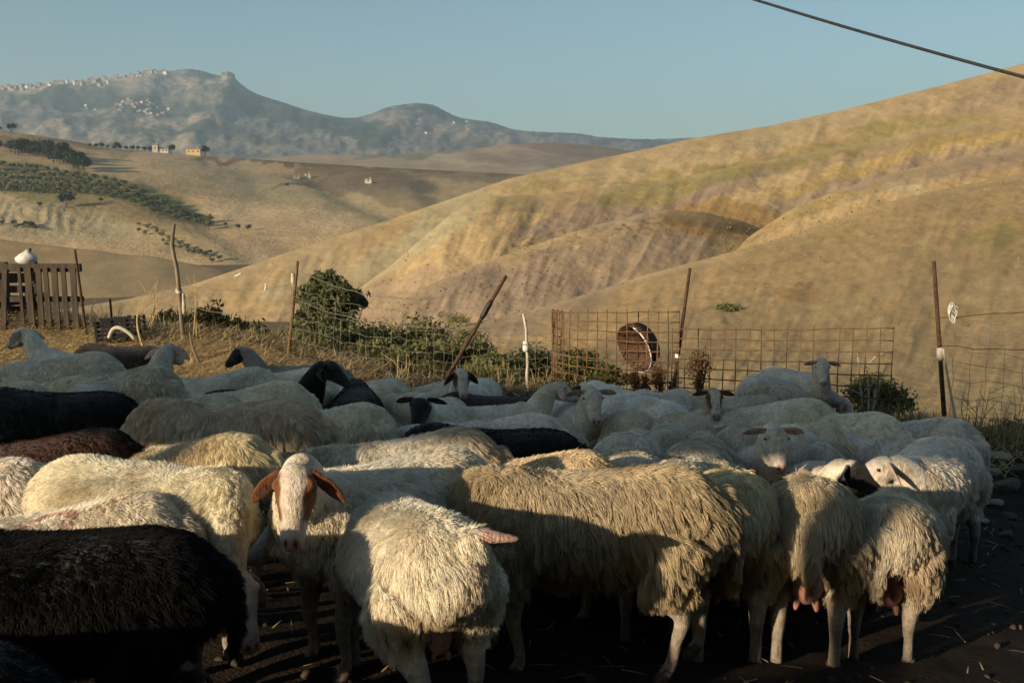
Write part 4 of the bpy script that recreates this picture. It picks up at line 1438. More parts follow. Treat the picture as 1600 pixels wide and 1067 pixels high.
def add_sheep(pose, kind, x, y, rot, scale, wool, label, group=None, eyes=False, udder=False, zoff=0.0, sheep_name='sheep'):
    global UDDER
    sm = get_mesh(pose)
    o = bpy.data.objects.new(sheep_name, sm['me']); COL.objects.link(o)
    o.location = (x, y, float(gz(x, y)) - .006 + zoff)
    o.rotation_euler = (0, 0, rot)
    o.scale = (scale, scale, scale)
    jit = random.uniform(.84, 1.06) if kind in ('mid', 'far') else 1.0; wool = (wool[0] * jit, wool[1] * jit * random.uniform(.975, 1.01), wool[2] * jit * random.uniform(.9, 1.04))
    o.color = tuple(wool) + (1,)
    tag(o, label, 'sheep', group)
    f = bpy.data.objects.new('fleece', get_fleece(pose, kind)); COL.objects.link(f)
    f.parent = o; f.color = tuple(wool) + (1,)
    if eyes:
        for e in sm['eyes']:
            eo = mesh_obj('eye', *_eye_geo, eye_mat, o) if 'eye_me' not in sm else share('eye', sm['eye_me'], o)
            sm['eye_me'] = eo.data
            eo.location = e
    if kind in ('long', 'dense'):
        for ft in sm['feet']:
            ho = mesh_obj('hoof', *_hoof_geo, hoof_mat, o) if not HOOF else share('hoof', HOOF[0], o)
            HOOF.append(ho.data); ho.location = ft
    if udder:
        if UDDER is None:
            g = ball_geo((0, 0, 0), (.075, .062, .095), 14, 10)
            UDDER = mesh_obj('udder', g[0], g[1], udder_mat, o)
            uo = UDDER
        else:
            uo = share('udder', UDDER, o)
        uo.location = (-.325, sm['bend'] * .0, .355)
        if pose == 'stub': uo.scale = (.7, .7, .75)
        for sg in (-1, 1):
            te = mesh_obj('teat', *tube_geo([(-.03, sg * .03, -.07), (-.037, sg * .034, -.09), (-.04, sg * .036, -.105)], [.014, .011, .006], 8, (1, 0, 0), 2), udder_mat, uo) if not TEAT.get(sg) else share('teat', TEAT[sg], uo)
            TEAT[sg] = te.data
    return o


TOP = .735      # height of a woolly back


def back_at(px, ytop, d, hdg, pose, kind, wool, label, group=None, **kw):
    """stand a sheep so that its back shows at this place; its size comes out of the height"""
    if kind in ('mid', 'far'): ytop += random.uniform(-6, 9)
    p = P(px, ytop, d)
    x = float(p[0])
    sc = (float(p[2]) - float(gz(x, d))) / TOP
    sc0 = sc; sc = min(max(sc, .86), 1.14)
    if abs(sc - sc0) > .02: print('SIZE', label[:40], round(sc0, 2))
    return add_sheep(pose, kind, x, d, R(hdg), sc, wool, label, group, **kw)


def head_at(px, ytop, d, hdg, pose, kind, wool, label, group=None, **kw):
    """stand a sheep with the top of its head at this place"""
    sm = get_mesh(pose)
    p = P(px, ytop, d)
    a = R(hdg)
    ht = sm['poll'] + np.array([0, 0, .05])
    sc = 1.0
    for _ in range(4):
        ox = (ht[0] * math.cos(a) - ht[1] * math.sin(a)) * sc; oy = (ht[0] * math.sin(a) + ht[1] * math.cos(a)) * sc
        x, y = float(p[0]) - ox, d - oy
        sc = (float(p[2]) - float(gz(x, y))) / ht[2]
    sc0 = sc; sc = min(max(sc, .86), 1.14)
    if abs(sc - sc0) > .02: print('SIZE', label[:40], round(sc0, 2))
    return add_sheep(pose, kind, x, y, a, sc, wool, label, group, eyes=True, **kw)


WHT = (.84, .79, .69); CRM = (.74, .65, .49); BEI = (.62, .53, .39); GRY = (.66, .62, .54); BLK = (.005, .0045, .0045); BRN = (.065, .021, .008)

# ------------------------------------------------------------------ the flock
random.seed(33)
N_ = np.newaxis
POSES.update({
    'front_face': dict(poll=(.46, .15, .785), pitch=-66, yaw=46, bend=.1, pat='brownwhite', voxel=.0075, drop=42, legcol=(.40, .33, .26)),
    'face_white': dict(poll=(.50, 0, .87), pitch=-55, yaw=0, pat='white', voxel=.009, drop=2, earlen=.125),
    'face_white_turn': dict(poll=(.48, -.12, .86), pitch=-58, yaw=-40, bend=-.1, pat='white', voxel=.009, drop=8, earlen=.125),
    'face_brown': dict(poll=(.50, 0, .88), pitch=-52, yaw=0, pat='brownwhite', voxel=.009, drop=6, earlen=.125),
    'face_dark_eye': dict(poll=(.48, .1, .88), pitch=-55, yaw=35, bend=.1, pat='darkeye', voxel=.009, drop=42),
    'face_black': dict(poll=(.50, 0, .84), pitch=-52, yaw=0, pat='blackwhite', voxel=.009, drop=6, wide=.95),
    'black_side': dict(poll=(.50, -.06, .86), pitch=-42, yaw=-40, bend=-.1, pat='black', voxel=.009, drop=14, legcol=(.02, .018, .018)),
    'white_side': dict(poll=(.52, .03, .82), pitch=-32, yaw=14, bend=.05, pat='white', voxel=.009, drop=28),
    'piebald_side': dict(poll=(.52, .0, .66), pitch=-40, yaw=0, pat='blackwhite', voxel=.009, drop=25),
    'piebald_turn': dict(poll=(.48, .10, .80), pitch=-42, yaw=68, bend=.1, pat='blackwhite', voxel=.009, drop=25),
    'white_left': dict(poll=(.46, -.10, .72), pitch=-38, yaw=-62, bend=-.1, pat='white', voxel=.009, drop=28),
    'stub': dict(poll=(.52, .20, .48), pitch=-40, yaw=60, bend=.28, legs=(.04, -.04, .05, -.03), wide=1.0, slope=.1, tail='stub', voxel=.009),
    'side_hero': dict(poll=(.58, .02, .36), pitch=-60, yaw=8, bend=.05, legs=(.06, -.04, -.05, .07), voxel=.0095, slope=.04, legcol=(.36, .31, .25)),
    'rump_hero': dict(poll=(.58, .05, .40), pitch=-50, yaw=10, bend=.06, legs=(.03, -.03, .03, -.03), voxel=.0095, wide=1.02, legcol=(.36, .31, .25), slope=.28),
    'black_hero': dict(poll=(.60, 0, .50), pitch=-40, yaw=0, bend=.05, pat='black', legs=(0, .04, .02, -.03), wide=1.12, legcol=(.012, .011, .011)),
    'tagged_low': dict(poll=(.45, -.10, .40), pitch=-62, yaw=-30, bend=-.05, legs=(.03, .0, -.05, .05), wide=1.08, drop=62, voxel=.009),
    'black_low': dict(poll=(.60, .03, .46), pitch=-45, yaw=10, bend=.1, pat='black', legcol=(.012, .011, .011)),
})
FLEECES['dense'] = dict(n=68000, length=.046, rad=.0006, clump=30, lift=.38, droop=.18, clw=.5, frizz=.6, tintvar=.08)
FLEECES['fine'] = dict(n=42000, length=.050, rad=.0007, clump=18, lift=.36, droop=.22, clw=.5, frizz=.35)
# two coats with their own markings
_fl[('low_a', 'brown')] = fleece(get_mesh('low_a'), seed=91, **FLEECES['mid'], tintfun=lambda r: np.where((r[:, :1] + .05 * np.sin(r[:, 2:3] * 40)) < -.12, [[.30, .55, .9]], [[1.15, 1, 1]]))
_fl[('low_c', 'marked')] = fleece(get_mesh('low_c'), seed=92, **FLEECES['dense'],
                                  paint=lambda r: np.clip(1.15 - np.abs(np.hypot((r[:, 0] + .02) / .11, (r[:, 1] - .085) / .065) - .8) / .28, 0, .85) * (r[:, 2] > .55) * (.55 + .45 * np.sin(r[:, 0] * 140) ** 2))

# ---- the nearest animals
back_at(62, 814, 2.5, 182, 'black_hero', 'dense', BLK, 'big black sheep filling the bottom left corner in front of the white ones')
back_at(-260, 985, 1.95, 185, 'black_low', 'mid', BLK, 'dark sheep rump cut off by the bottom left corner, nearest of all')
S = back_at(225, 712, 3.22, -22, 'tagged_low', 'dense', WHT, 'large sunlit white sheep behind the big black sheep, its lowered ear carrying a yellow tag')
sm = _sm['tagged_low']
ep = sm['poll'] + sm['h'] * .018 - sm['l'] * .043 - np.array([0, 0, .085]) - sm['l'] * .05
tg = mesh_obj('ear_tag', *box_geo((-.004, -.015, -.02), (.004, .015, .02)), tag_mat, S, smooth=False); tg.location = ep + sm['h'] * np.array([1, 1, 0]) * .012
back_at(80, 756, 2.98, 176, 'low_c', 'marked', WHT, 'white sheep with an orange paint ring on its back at the left edge')
back_at(-75, 705, 3.45, 165, 'low_b', 'fine', WHT, 'curly sunlit white rump cut by the left edge above the paint-marked sheep')
head_at(462, 712, 2.98, -136, 'front_face', 'dense', WHT, 'white sheep with brown-patched face and hanging brown ears facing the camera')
back_at(632, 752, 3.08, 113, 'stub', 'dense', WHT, 'white sheep with a pink docked tail, its rump turned towards the camera', udder=True)
back_at(912, 714, 3.42, 177, 'side_hero', 'long', (.50, .42, .30), 'long-wooled cream sheep standing side-on in front, its hind leg at centre right')
back_at(1136, 692, 4.02, 80, 'rump_hero', 'long', (.76, .67, .49), 'cream sheep seen from behind with pink udder, first to the right of the side-on sheep', udder=True)
back_at(1264, 703, 4.06, 75, 'rump_hero', 'long', (.58, .50, .37), 'beige sheep seen from behind with pink udder, between two other rumps', udder=True)
back_at(1394, 738, 4.12, 70, 'low_b', 'long', (.70, .64, .50), 'smaller cream sheep seen from behind, nearest to the dark bare ground', udder=True)
# ---- second row
back_at(55, 658, 3.98, 178, 'low_a', 'brown', BRN, 'reddish brown sheep with blackish rump at the left edge')
back_at(265, 663, 3.95, 172, 'low_c', 'long', CRM, 'cream sheep back just behind the large sunlit white sheep')
back_at(352, 614, 4.55, 172, 'side_hero', 'long', BEI, 'long grey-beige sheep side-on behind the brown-faced head')
back_at(615, 657, 4.25, 174, 'low_a', 'long', GRY, 'grey-white long-wooled sheep side-on behind the brown-faced sheep, rump above centre left')
back_at(622, 706, 3.75, 120, 'low_b', 'mid', BEI, 'beige rump at left of a pair behind the docked-tail sheep')
back_at(690, 696, 3.95, 100, 'low_c', 'mid', GRY, 'grey rounded rump at right of a pair behind the docked-tail sheep')
back_at(812, 682, 4.15, 150, 'low_b', 'mid', (.70, .56, .38), 'yellowish beige back just above the side-on cream sheep')
back_at(770, 664, 4.75, 172, 'black_low', 'mid', BLK, 'black sheep back lying between white backs at the centre', )
back_at(85, 606, 4.95, 175, 'black_low', 'mid', BLK, 'black sheep back above the brown sheep at the left edge')
# ---- middle of the flock, left
back_at(-5, 592, 5.55, 150, 'low_b', 'mid', WHT, 'white curly-necked sheep at the left edge above the black back')
back_at(262, 600, 5.15, 168, 'low_a', 'mid', GRY, 'grey-white back directly behind the long grey-beige sheep')
back_at(365, 583, 5.75, 172, 'low_c', 'mid', WHT, 'white back behind the grey-white back, left of the black-headed sheep')
back_at(505, 612, 5.45, 150, 'low_b', 'mid', WHT, 'white sheep back just in front of the black-headed sheep')
back_at(90, 533, 6.75, 165, 'low_a', 'mid', WHT, 'large white back in front of the wooden pallet')
head_at(38, 508, 7.35, 140, 'white_side', 'far', WHT, 'white sheep raising its head in front of the wooden pallet')
back_at(182, 560, 5.95, 150, 'low_c', 'mid', GRY, 'white back below the straw at the left')
head_at(262, 532, 6.35, 70, 'white_side', 'far', WHT, 'white sheep with dark ear seen from behind below the straw')
back_at(335, 562, 6.75, 165, 'low_b', 'far', WHT, 'white back between the dark-eared sheep and the black head')
back_at(425, 557, 7.0, 160, 'low_a', 'far', WHT, 'white back in front of the small black head by the straw')
head_at(382, 545, 7.9, 200, 'black_side', 'far', (.4, .38, .34), 'sheep with small black head at the edge of the straw')
back_at(190, 543, 8.4, 170, 'black_low', 'far', (.05, .04, .035), 'dark back low behind the left sheep at the straw edge')
head_at(508, 566, 6.45, 25, 'black_side', 'mid', BLK, 'black sheep with raised head and sideways ear below the leaning fence rods')
back_at(556, 592, 6.35, 95, 'black_low', 'far', BLK, 'black back directly to the right of the black-headed sheep')
back_at(568, 573, 7.7, 150, 'low_c', 'far', WHT, 'white back at the flock edge below the green shrubs')
back_at(622, 594, 6.75, 120, 'low_a', 'far', CRM, 'cream back behind the black-faced sheep')
back_at(655, 588, 7.6, 170, 'low_b', 'far', WHT, 'white back under the foot of the leaning post')
head_at(657, 612, 5.75, -100, 'face_black', 'mid', WHT, 'black-faced sheep with white crown and sideways ears at the centre left')
head_at(722, 583, 7.2, -112, 'face_dark_eye', 'far', WHT, 'white-faced sheep with dark drooping ears under the shrubs')
back_at(770, 623, 7.1, 170, 'black_low', 'far', (.05, .04, .035), 'dark brown back by the net fence')
# ---- middle of the flock, centre and right
back_at(758, 636, 5.35, 155, 'low_c', 'mid', WHT, 'white back just above the black back at the centre')
back_at(808, 630, 5.75, 140, 'low_a', 'mid', (.76, .73, .66), 'broad white back below the white faces at the centre')
head_at(868, 592, 6.6, 15, 'white_side', 'far', WHT, 'white sheep in profile, head turned to the white-faced sheep beside it')
head_at(925, 600, 6.2, -82, 'face_white', 'far', WHT, 'white-faced sheep with sideways ears looking over the centre of the flock')
head_at(916, 592, 7.1, 120, 'piebald_side', 'far', WHT, 'sheep with black patched head just behind the white-faced one')
GRP = 'backs packed in the shaded centre right'
for px, yt, d, hd, ps, kd_, col, lab in [
    (893, 668, 4.75, 125, 'low_c', 'mid', GRY, 'grey back right of the black back, above the middle of the side-on cream sheep'),
    (985, 668, 4.6, 110, 'low_a', 'mid', GRY, 'grey-white rump above the hindquarters of the side-on cream sheep'),
    (1005, 697, 4.15, 120, 'low_b', 'mid', GRY, 'lowest grey rump tucked directly behind the side-on cream sheep'),
    (1078, 688, 4.45, 75, 'low_c', 'mid', WHT, 'white rump wedged behind the gap between side-on sheep and first rear view'),
    (985, 652, 5.25, 95, 'low_b', 'mid', WHT, 'white rump just below the white-faced sheep at the centre'),
    (1040, 640, 5.6, 100, 'low_c', 'far', GRY, 'grey rump below and left of the brown and white face'),
    (1098, 664, 5.1, 85, 'low_a', 'mid', GRY, 'grey rump left of the wide pink ears'),
    (1120, 690, 4.75, 95, 'low_b', 'mid', GRY, 'grey rump directly above the first rear-view sheep'),
    (978, 618, 6.5, 110, 'low_a', 'far', CRM, 'cream rump right of the white-faced sheep at the centre'),
    (1045, 622, 6.3, 150, 'low_b', 'far', CRM, 'cream back left of the brown and white face'),
    (1160, 640, 5.75, 105, 'low_c', 'far', GRY, 'grey rump above and left of the wide pink ears'),
    (1205, 648, 5.9, 100, 'low_a', 'far', GRY, 'grey rump directly behind the face with wide pink ears'),
    (1275, 668, 5.6, 95, 'low_c', 'mid', GRY, 'grey rump right of the face with wide pink ears'),
    (1250, 642, 6.2, 80, 'low_b', 'far', WHT, 'white rump in front of the large white back below the tall sheep'),
    (1068, 645, 6.0, 80, 'low_a', 'far', GRY, 'grey rump directly below the brown and white face')]:
    back_at(px, yt, d, 90 - math.degrees(math.atan((px - 800) / FPX)) + (hd - 100) * .45, ps, kd_, col, lab, GRP)
GRP2 = 'backs along the mesh panel'
for px, yt, d, hd, ps, col, lab in [
    (962, 598, 7.4, 150, 'low_c', WHT, 'white back at the mesh cage, right of the black patched head'), (1030, 592, 7.7, 100, 'low_a', WHT, 'white rump under the rusty tub and the mesh cage'),
    (1078, 597, 8.1, 60, 'low_b', WHT, 'white rump at the join of the two mesh panels'), (1150, 594, 7.6, 120, 'low_c', GRY, 'grey rump under the flat mesh panel, right of the brown and white face'),
    (1185, 612, 6.9, 160, 'low_b', WHT, 'white back in front of the pair at the mesh panel')]:
    back_at(px, yt, d, hd, ps, 'far', col, lab, GRP2)
head_at(1116, 603, 7.0, -92, 'face_brown', 'far', (.60, .50, .38), 'sheep with brown and white face in front of the rusty mesh')
head_at(1285, 559, 8.1, -60, 'face_white_turn', 'far', WHT, 'tall white sheep facing the camera in front of the mesh panel')
back_at(1226, 568, 8.35, 25, 'low_b', 'far', WHT, 'white back beside the tall white sheep at the mesh panel')
back_at(1206, 632, 6.3, 140, 'low_c', 'far', (.84, .76, .60), 'small pale cream rump right of the brown-faced sheep')
back_at(1302, 614, 6.6, 125, 'low_a', 'mid', WHT, 'large white back below the tall white sheep')
head_at(1211, 658, 4.95, -88, 'face_white', 'mid', WHT, 'white-faced sheep with wide pink ears looking over the right front rumps')
back_at(1405, 632, 6.6, 140, 'low_b', 'mid', WHT, 'white back farthest right, near the rusty fence post')
back_at(1392, 664, 5.9, 110, 'low_c', 'mid', WHT, 'white back in front of the one nearest the fence post')
back_at(1462, 660, 6.2, 84, 'low_a', 'mid', WHT, 'white sheep at the outer right edge of the flock, legs on dark ground')
head_at(1328, 714, 4.75, -100, 'piebald_turn', 'mid', WHT, 'piebald sheep with black and white head behind the beige rump')
S = head_at(1385, 706, 4.75, 240, 'white_left', 'mid', WHT, 'white sheep in profile with a dark collar behind the smaller cream rump')
sm = _sm['white_left']
cp = sm['poll'] - np.array([.05, .01, .10])
ax = Vector((.35, .3, .85))
V, F = tube_geo([(.098 * math.cos(a), .098 * math.sin(a), 0) for a in np.linspace(0, 2 * math.pi, 25)], [(.004, .016)] * 25, 6, (0, 0, 1), 1, False)
cl = mesh_obj('collar', V, F, strap_mat, S); cl.location = cp; cl.rotation_euler = ax.to_track_quat('Z', 'Y').to_euler()

# ------------------------------------------------------------------ shrubs, the tree, weeds
def on_ground(px, d):
    x = float(P(px, 500, d)[0])
    return np.array([x, d, float(gz(x, d))])


def shrub(name, label, px, ytop, d, wpx, n, leaf, mat, seed, cat='shrub', stems=5, lean=0.0, nb=7, group=None):
    b = on_ground(px, d)
    zt = float(P(px, ytop, d)[2]); H = max(.3, zt - b[2]); w = wpx / FPX * d / 2
    g = np.random.default_rng(seed)
    root = empty(name, b)
    blobs = []
    for k in range(nb):
        a = g.random() * 6.28; rr = math.sqrt(g.random()) * .62
        rz = H * (.16 + .16 * g.random())
        zz = H * (.30 + .62 * g.random() ** .7 * (1 - .4 * rr))
        blobs.append(((math.cos(a) * rr * w + lean * zz, math.sin(a) * rr * w, min(zz, H - rz)), (w * (.34 + .2 * g.random()), w * (.34 + .2 * g.random()), rz)))
    tp = max(c[2] + r[2] * .9 for c, r in blobs)
    blobs = [((c[0], c[1], c[2] * H / tp), (r[0], r[1], r[2] * H / tp)) for c, r in blobs]
    V, F = leaf_cloud(n, blobs, leaf, seed, shell=.15, aspect=.38)
    mesh_obj('crown', V, F, mat, root, smooth=False)
    parts = []
    for k in range(stems):
        c, r = blobs[k % nb]
        parts.append(tube_geo([(g.normal(0, .04), g.normal(0, .04), -.08), (c[0] * .4, c[1] * .4, c[2] * .5), tuple(np.array(c) + (0, 0, r[2] * .6))], [.022 * H ** .5, .014 * H ** .5, .004], 6, (1, 0, 0), 3))
    V, F = merge(parts)
    mesh_obj('stem', V, F, bark, root)
    return tag(root, label, cat, group)


def big_tree():
    d = 21.0
    b = on_ground(512, d)
    zt = float(P(515, 426, d)[2]); H = zt - b[2]
    root = empty('tree', b)
    g = np.random.default_rng(77)
    def L(px, py, dy=0): return np.array(P(px, py, d + dy)) - b
    sp = [(500, 440, 20), (515, 442, 22), (485, 462, 24), (530, 462, 26), (556, 466, 18), (505, 480, 28), (545, 478, 18), (475, 495, 18), (520, 508, 26), (490, 520, 26), (540, 495, 18), (568, 474, 9), (470, 515, 14), (530, 530, 20), (505, 535, 20)]
    blobs = []
    for px, py, r in sp:
        rr = r / FPX * d
        blobs.append((tuple(L(px, py, g.normal(0, .35))), (rr, rr, rr * .85)))
    V, F = leaf_cloud(9500, blobs, .075, 4, shell=.1, aspect=.35)
    mesh_obj('crown', V, F, tree_leaf, root, smooth=False)
    parts = [tube_geo([(0, 0, -.3), (.02, 0, H * .25), (.05, .05, H * .5)], [.10, .085, .06], 9, (1, 0, 0), 3)]
    for k in range(0, len(blobs), 1):
        c = np.array(blobs[k][0]); parts.append(tube_geo([(.02, 0, H * (.2 + .2 * g.random())), tuple(c * .6 + np.array([0, 0, .1])), tuple(c)], [.04, .025, .008], 6, (1, 0, 0), 3))
    V, F = merge(parts)
    mesh_obj('trunk', V, F, bark, root)
    tag(root, 'dark green rounded tree standing beyond the fence left of centre', 'tree')


big_tree()
for i, (px, yt, d, w, n, mt, lab) in enumerate([
    (335, 492, 12.6, 120, 3200, dry_shrub_leaf, 'thin brownish shrub behind the crooked branch post'),
    (262, 505, 12.2, 70, 1600, dry_shrub_leaf, 'small dry shrub left of the crooked branch post'),
    (395, 532, 12.4, 90, 2200, dry_shrub_leaf, 'low dry shrub left of the straight rod'),
    (445, 540, 13.5, 100, 2800, shrub_leaf, 'low green shrub at the foot of the straight rod'),
    (515, 545, 13.2, 120, 3400, shrub_leaf, 'green shrub under the dark tree'),
    (588, 514, 14.6, 110, 3800, shrub_leaf, 'tall green shrub just right of the dark tree'),
    (655, 510, 14.0, 130, 4600, shrub_leaf, 'broad green shrub left of the leaning post'),
    (716, 545, 12.8, 90, 2600, shrub_leaf, 'green shrub behind the middle of the leaning post'),
    (762, 532, 13.4, 110, 3600, shrub_leaf, 'feathery green shrub right of the leaning post'),
    (815, 562, 12.6, 100, 2800, tree_leaf, 'dark green shrub between the leaning post and the cage'),
    (480, 535, 12.0, 80, 2400, shrub_leaf, 'low light green shrub in front of the dark tree'),
    (560, 550, 11.6, 100, 2600, shrub_leaf, 'low green shrub along the net, below the tall green shrub'),
    (622, 556, 11.3, 90, 2400, shrub_leaf, 'low green shrub along the net left of the leaning post foot'),
    (775, 570, 11.2, 90, 2600, shrub_leaf, 'low green shrub behind the sagging net'),
    (905, 545, 10.2, 60, 1500, shrub_leaf, 'leafy green weed climbing inside the mesh cage'),
    (955, 570, 9.9, 60, 1100, shrub_leaf, 'low green weed in front of the rusty tub'),
    (1365, 588, 9.6, 90, 2400, shrub_leaf, 'green bush tangled with bare pale branches at the end of the mesh panel'),
    (1568, 655, 9.6, 110, 1200, dry_shrub_leaf, 'low yellowish weeds at the right edge beyond the tall post')]):
    shrub('shrub', lab, px, yt - (16 if d > 11 else 0), d, w * 1.5, int(n * 2.2), .040 if d > 11 else .024, mt, 100 + i)
red_leaf = leaf_mat('red_weed_leaf', (.12, .05, .02), (.22, .10, .04), 3)
for i, (px, yt, w, lab) in enumerate([(1040, 560, 50, 'reddish dock weed right of the rusty tub'), (1095, 540, 60, 'tall reddish weed behind the flat mesh panel'), (1000, 575, 40, 'reddish weed directly in front of the rusty tub')]):
    shrub('dock_weed', lab, px, yt, 9.45, w, 900, .016, red_leaf, 200 + i, cat='weed', nb=10)
for px, py, w, h, lab in [(717, 488, 42, 26, 'round green bush alone on the lower slope'), (1138, 488, 46, 14, 'low green bush on the slope above the mesh panel')]:
    p = right_hill.at(px, py)
    s_ = p[1] / FPX
    root = empty('slope_bush', p)
    V, F = leaf_cloud(900, [((0, 0, h * s_ * .5), (w * s_ * .5, w * s_ * .5, h * s_ * .5)), ((w * s_ * .2, 0, h * s_ * .4), (w * s_ * .3, w * s_ * .3, h * s_ * .4)), ((-w * s_ * .25, 0, h * s_ * .5), (w * s_ * .25, w * s_ * .3, h * s_ * .5))], .11, 5, shell=.2)
    mesh_obj('crown', V, F, shrub_leaf, root, smooth=False)
    V, F = tube_geo([(0, 0, -.2), (.05, 0, h * s_ * .5)], [.06, .03], 6, (1, 0, 0), 1); mesh_obj('stem', V, F, bark, root)
    tag(root, lab, 'bush')


# bare pale branches and dry weeds
def bare(name, label, px, d, specs, rad, mat, cat='dead weed'):
    b = on_ground(px, d)
    root = empty(name, b)
    for tx, ty, forks in specs:
        t = np.array(P(tx, ty, d)) - b
        base = (random.gauss(0, .02), random.gauss(0, .02), -.05)
        mid = t * .55 + np.array([random.gauss(0, .03), random.gauss(0, .05), 0])
        V, F = tube_geo([base, mid, t], [rad, rad * .75, rad * .3], 6, (0, 1, 0), 3)
        parts = [(V, F)]
        for k in range(forks):
            f = random.uniform(.35, .9)
            q = np.array(base) * (1 - f) + t * f if f > .55 else mid * f / .55
            e = q + np.array([random.gauss(0, .12), random.gauss(0, .08), random.uniform(.06, .2)])
            parts.append(tube_geo([q, (q + e) / 2 + np.array([random.gauss(0, .015), 0, .01]), e], [rad * .5, rad * .4, rad * .15], 5, (0, 1, 0), 2))
        V, F = merge(parts)
        mesh_obj('branch', V, F, mat, root)
    tag(root, label, cat)


random.seed(21)
straw_m = mat_noise('dry_straw', (.42, .31, .15), (.62, .48, .26), 9)
bare('bare_branch', 'bare pale branches forked in front of the green bush at the mesh end', 1362, 8.95, [(1340, 552, 2), (1382, 572, 3), (1352, 560, 2), (1376, 590, 2)], .012, pale_m)
bare('dry_weed', 'dry pale weed stalks just right of the tall rusty post', 1530, 8.9, [(1510, 600, 3), (1548, 605, 4), (1560, 625, 4), (1530, 622, 3), (1575, 640, 3)], .007, straw_m)
bare('dry_weed', 'dry weed stalks at the right edge of the picture', 1590, 9.3, [(1585, 610, 4), (1602, 618, 3), (1572, 632, 4)], .006, straw_m)
bare('dry_weed', 'tall dry stalks left of the crooked branch post', 225, 10.7, [(218, 470, 3), (232, 455, 5), (243, 440, 6), (205, 495, 2), (252, 470, 4)], .005, straw_m)
bare('dry_weed', 'dry stalks right of the crooked branch post', 300, 10.6, [(303, 430, 3), (312, 455, 4), (322, 520, 2)], .006, straw_m)
bare('dry_weed', 'orange dry stem in front of the green shrubs', 632, 9.4, [(622, 556, 3), (640, 562, 3), (628, 575, 2)], .006, straw_m)
for px, d, tx, ty, lab in [(222, 10.3, 214, 490, 'small leaning straw sheaf beside the dark crate'), (310, 10.0, 296, 518, 'short dark stake leaning in the straw')]:
    bare('stake', lab, px, d, [(tx, ty, 0)], .014, straw_m if px < 250 else stick_m, 'stake')


# ------------------------------------------------------------------ loose stuff: straw, dry grass, litter
def blades(name, label, pts, size, mat, up, seed, kind='stuff', cat='grass', wid=.0035):
    g = np.random.default_rng(seed)
    n = len(pts)
    a = g.random(n) * 6.28
    tilt = up * (.6 + .8 * g.random(n))
    d = np.stack([np.cos(a) * np.cos(tilt), np.sin(a) * np.cos(tilt), np.sin(tilt)], 1)
    L = (size * (.5 + g.random(n)))[:, None]
    s = np.stack([-np.sin(a), np.cos(a), np.zeros(n)], 1) * (wid * (.6 + .8 * g.random(n)))[:, None]
    bend = np.stack([np.cos(a), np.sin(a), -np.ones(n) * .3], 1) * L * .25 * g.random(n)[:, None]
    V = np.stack([pts - s, pts + s, pts + d * L * .55 + s * .8, pts + d * L * .55 - s * .8, pts + d * L + bend], 1).reshape(-1, 3)
    i = np.arange(n)[:, None] * 5
    F = [tuple(q) for q in (i + np.array([0, 1, 2, 3])).tolist()] + [tuple(q) for q in (i + np.array([3, 2, 4])).tolist()]
    o = mesh_obj(name, V, F, mat, smooth=False)
    return tag(o, label, cat, kind=kind)


g = np.random.default_rng(3)


def scatter(n, x0, x1, s0, s1, lift=0.0, heap=0.0):
    x = g.uniform(x0, x1, n); s = g.uniform(s0, s1, n)
    y = dfence(x) + s
    z = gz(x, y) + heap * g.random(n) * np.exp(-(s / .7) ** 2) + lift
    return np.stack([x, y, z], 1)


straw_l = leaf_mat('loose_straw', (.38, .28, .14), (.60, .47, .26), 2)
dry_l = leaf_mat('dry_grass_blade', (.24, .18, .08), (.42, .32, .15), 1)
grn_l = leaf_mat('green_grass_blade', (.07, .085, .02), (.16, .16, .05), 1)
blades('straw', 'loose golden straw spread along the fence line', np.vstack([scatter(8000, -5.6, -1.3, -1.0, .5, .0, .10), scatter(2200, -1.3, 4.5, -.7, .3, 0, .04)]), .16, straw_l, .35, 1, cat='straw', wid=.004)
blades('dry_grass', 'dry grass on the bank beyond the fence', np.vstack([scatter(5000, -8, -2, .2, 4.5), scatter(2500, -2, 2.5, .3, 4), scatter(9000, 2.2, 7, .0, 3)]), .22, dry_l, 1.1, 2, wid=.004)
blades('green_grass', 'sparse green grass among the shrubs beyond the fence', np.vstack([scatter(3500, -2.6, 1, .4, 3), scatter(2500, 2.9, 6, .1, 1.4)]), .17, grn_l, 1.0, 4, wid=.005)
lit = np.stack([g.uniform(-2.2, 5.5, 900), g.uniform(2.6, 8.4, 900)], 1)
blades('litter', 'scattered bits of straw on the dark trodden ground', np.column_stack([lit, gz(lit[:, 0], lit[:, 1]) + .012]), .09, straw_l, .12, 6, cat='straw', wid=.0028)

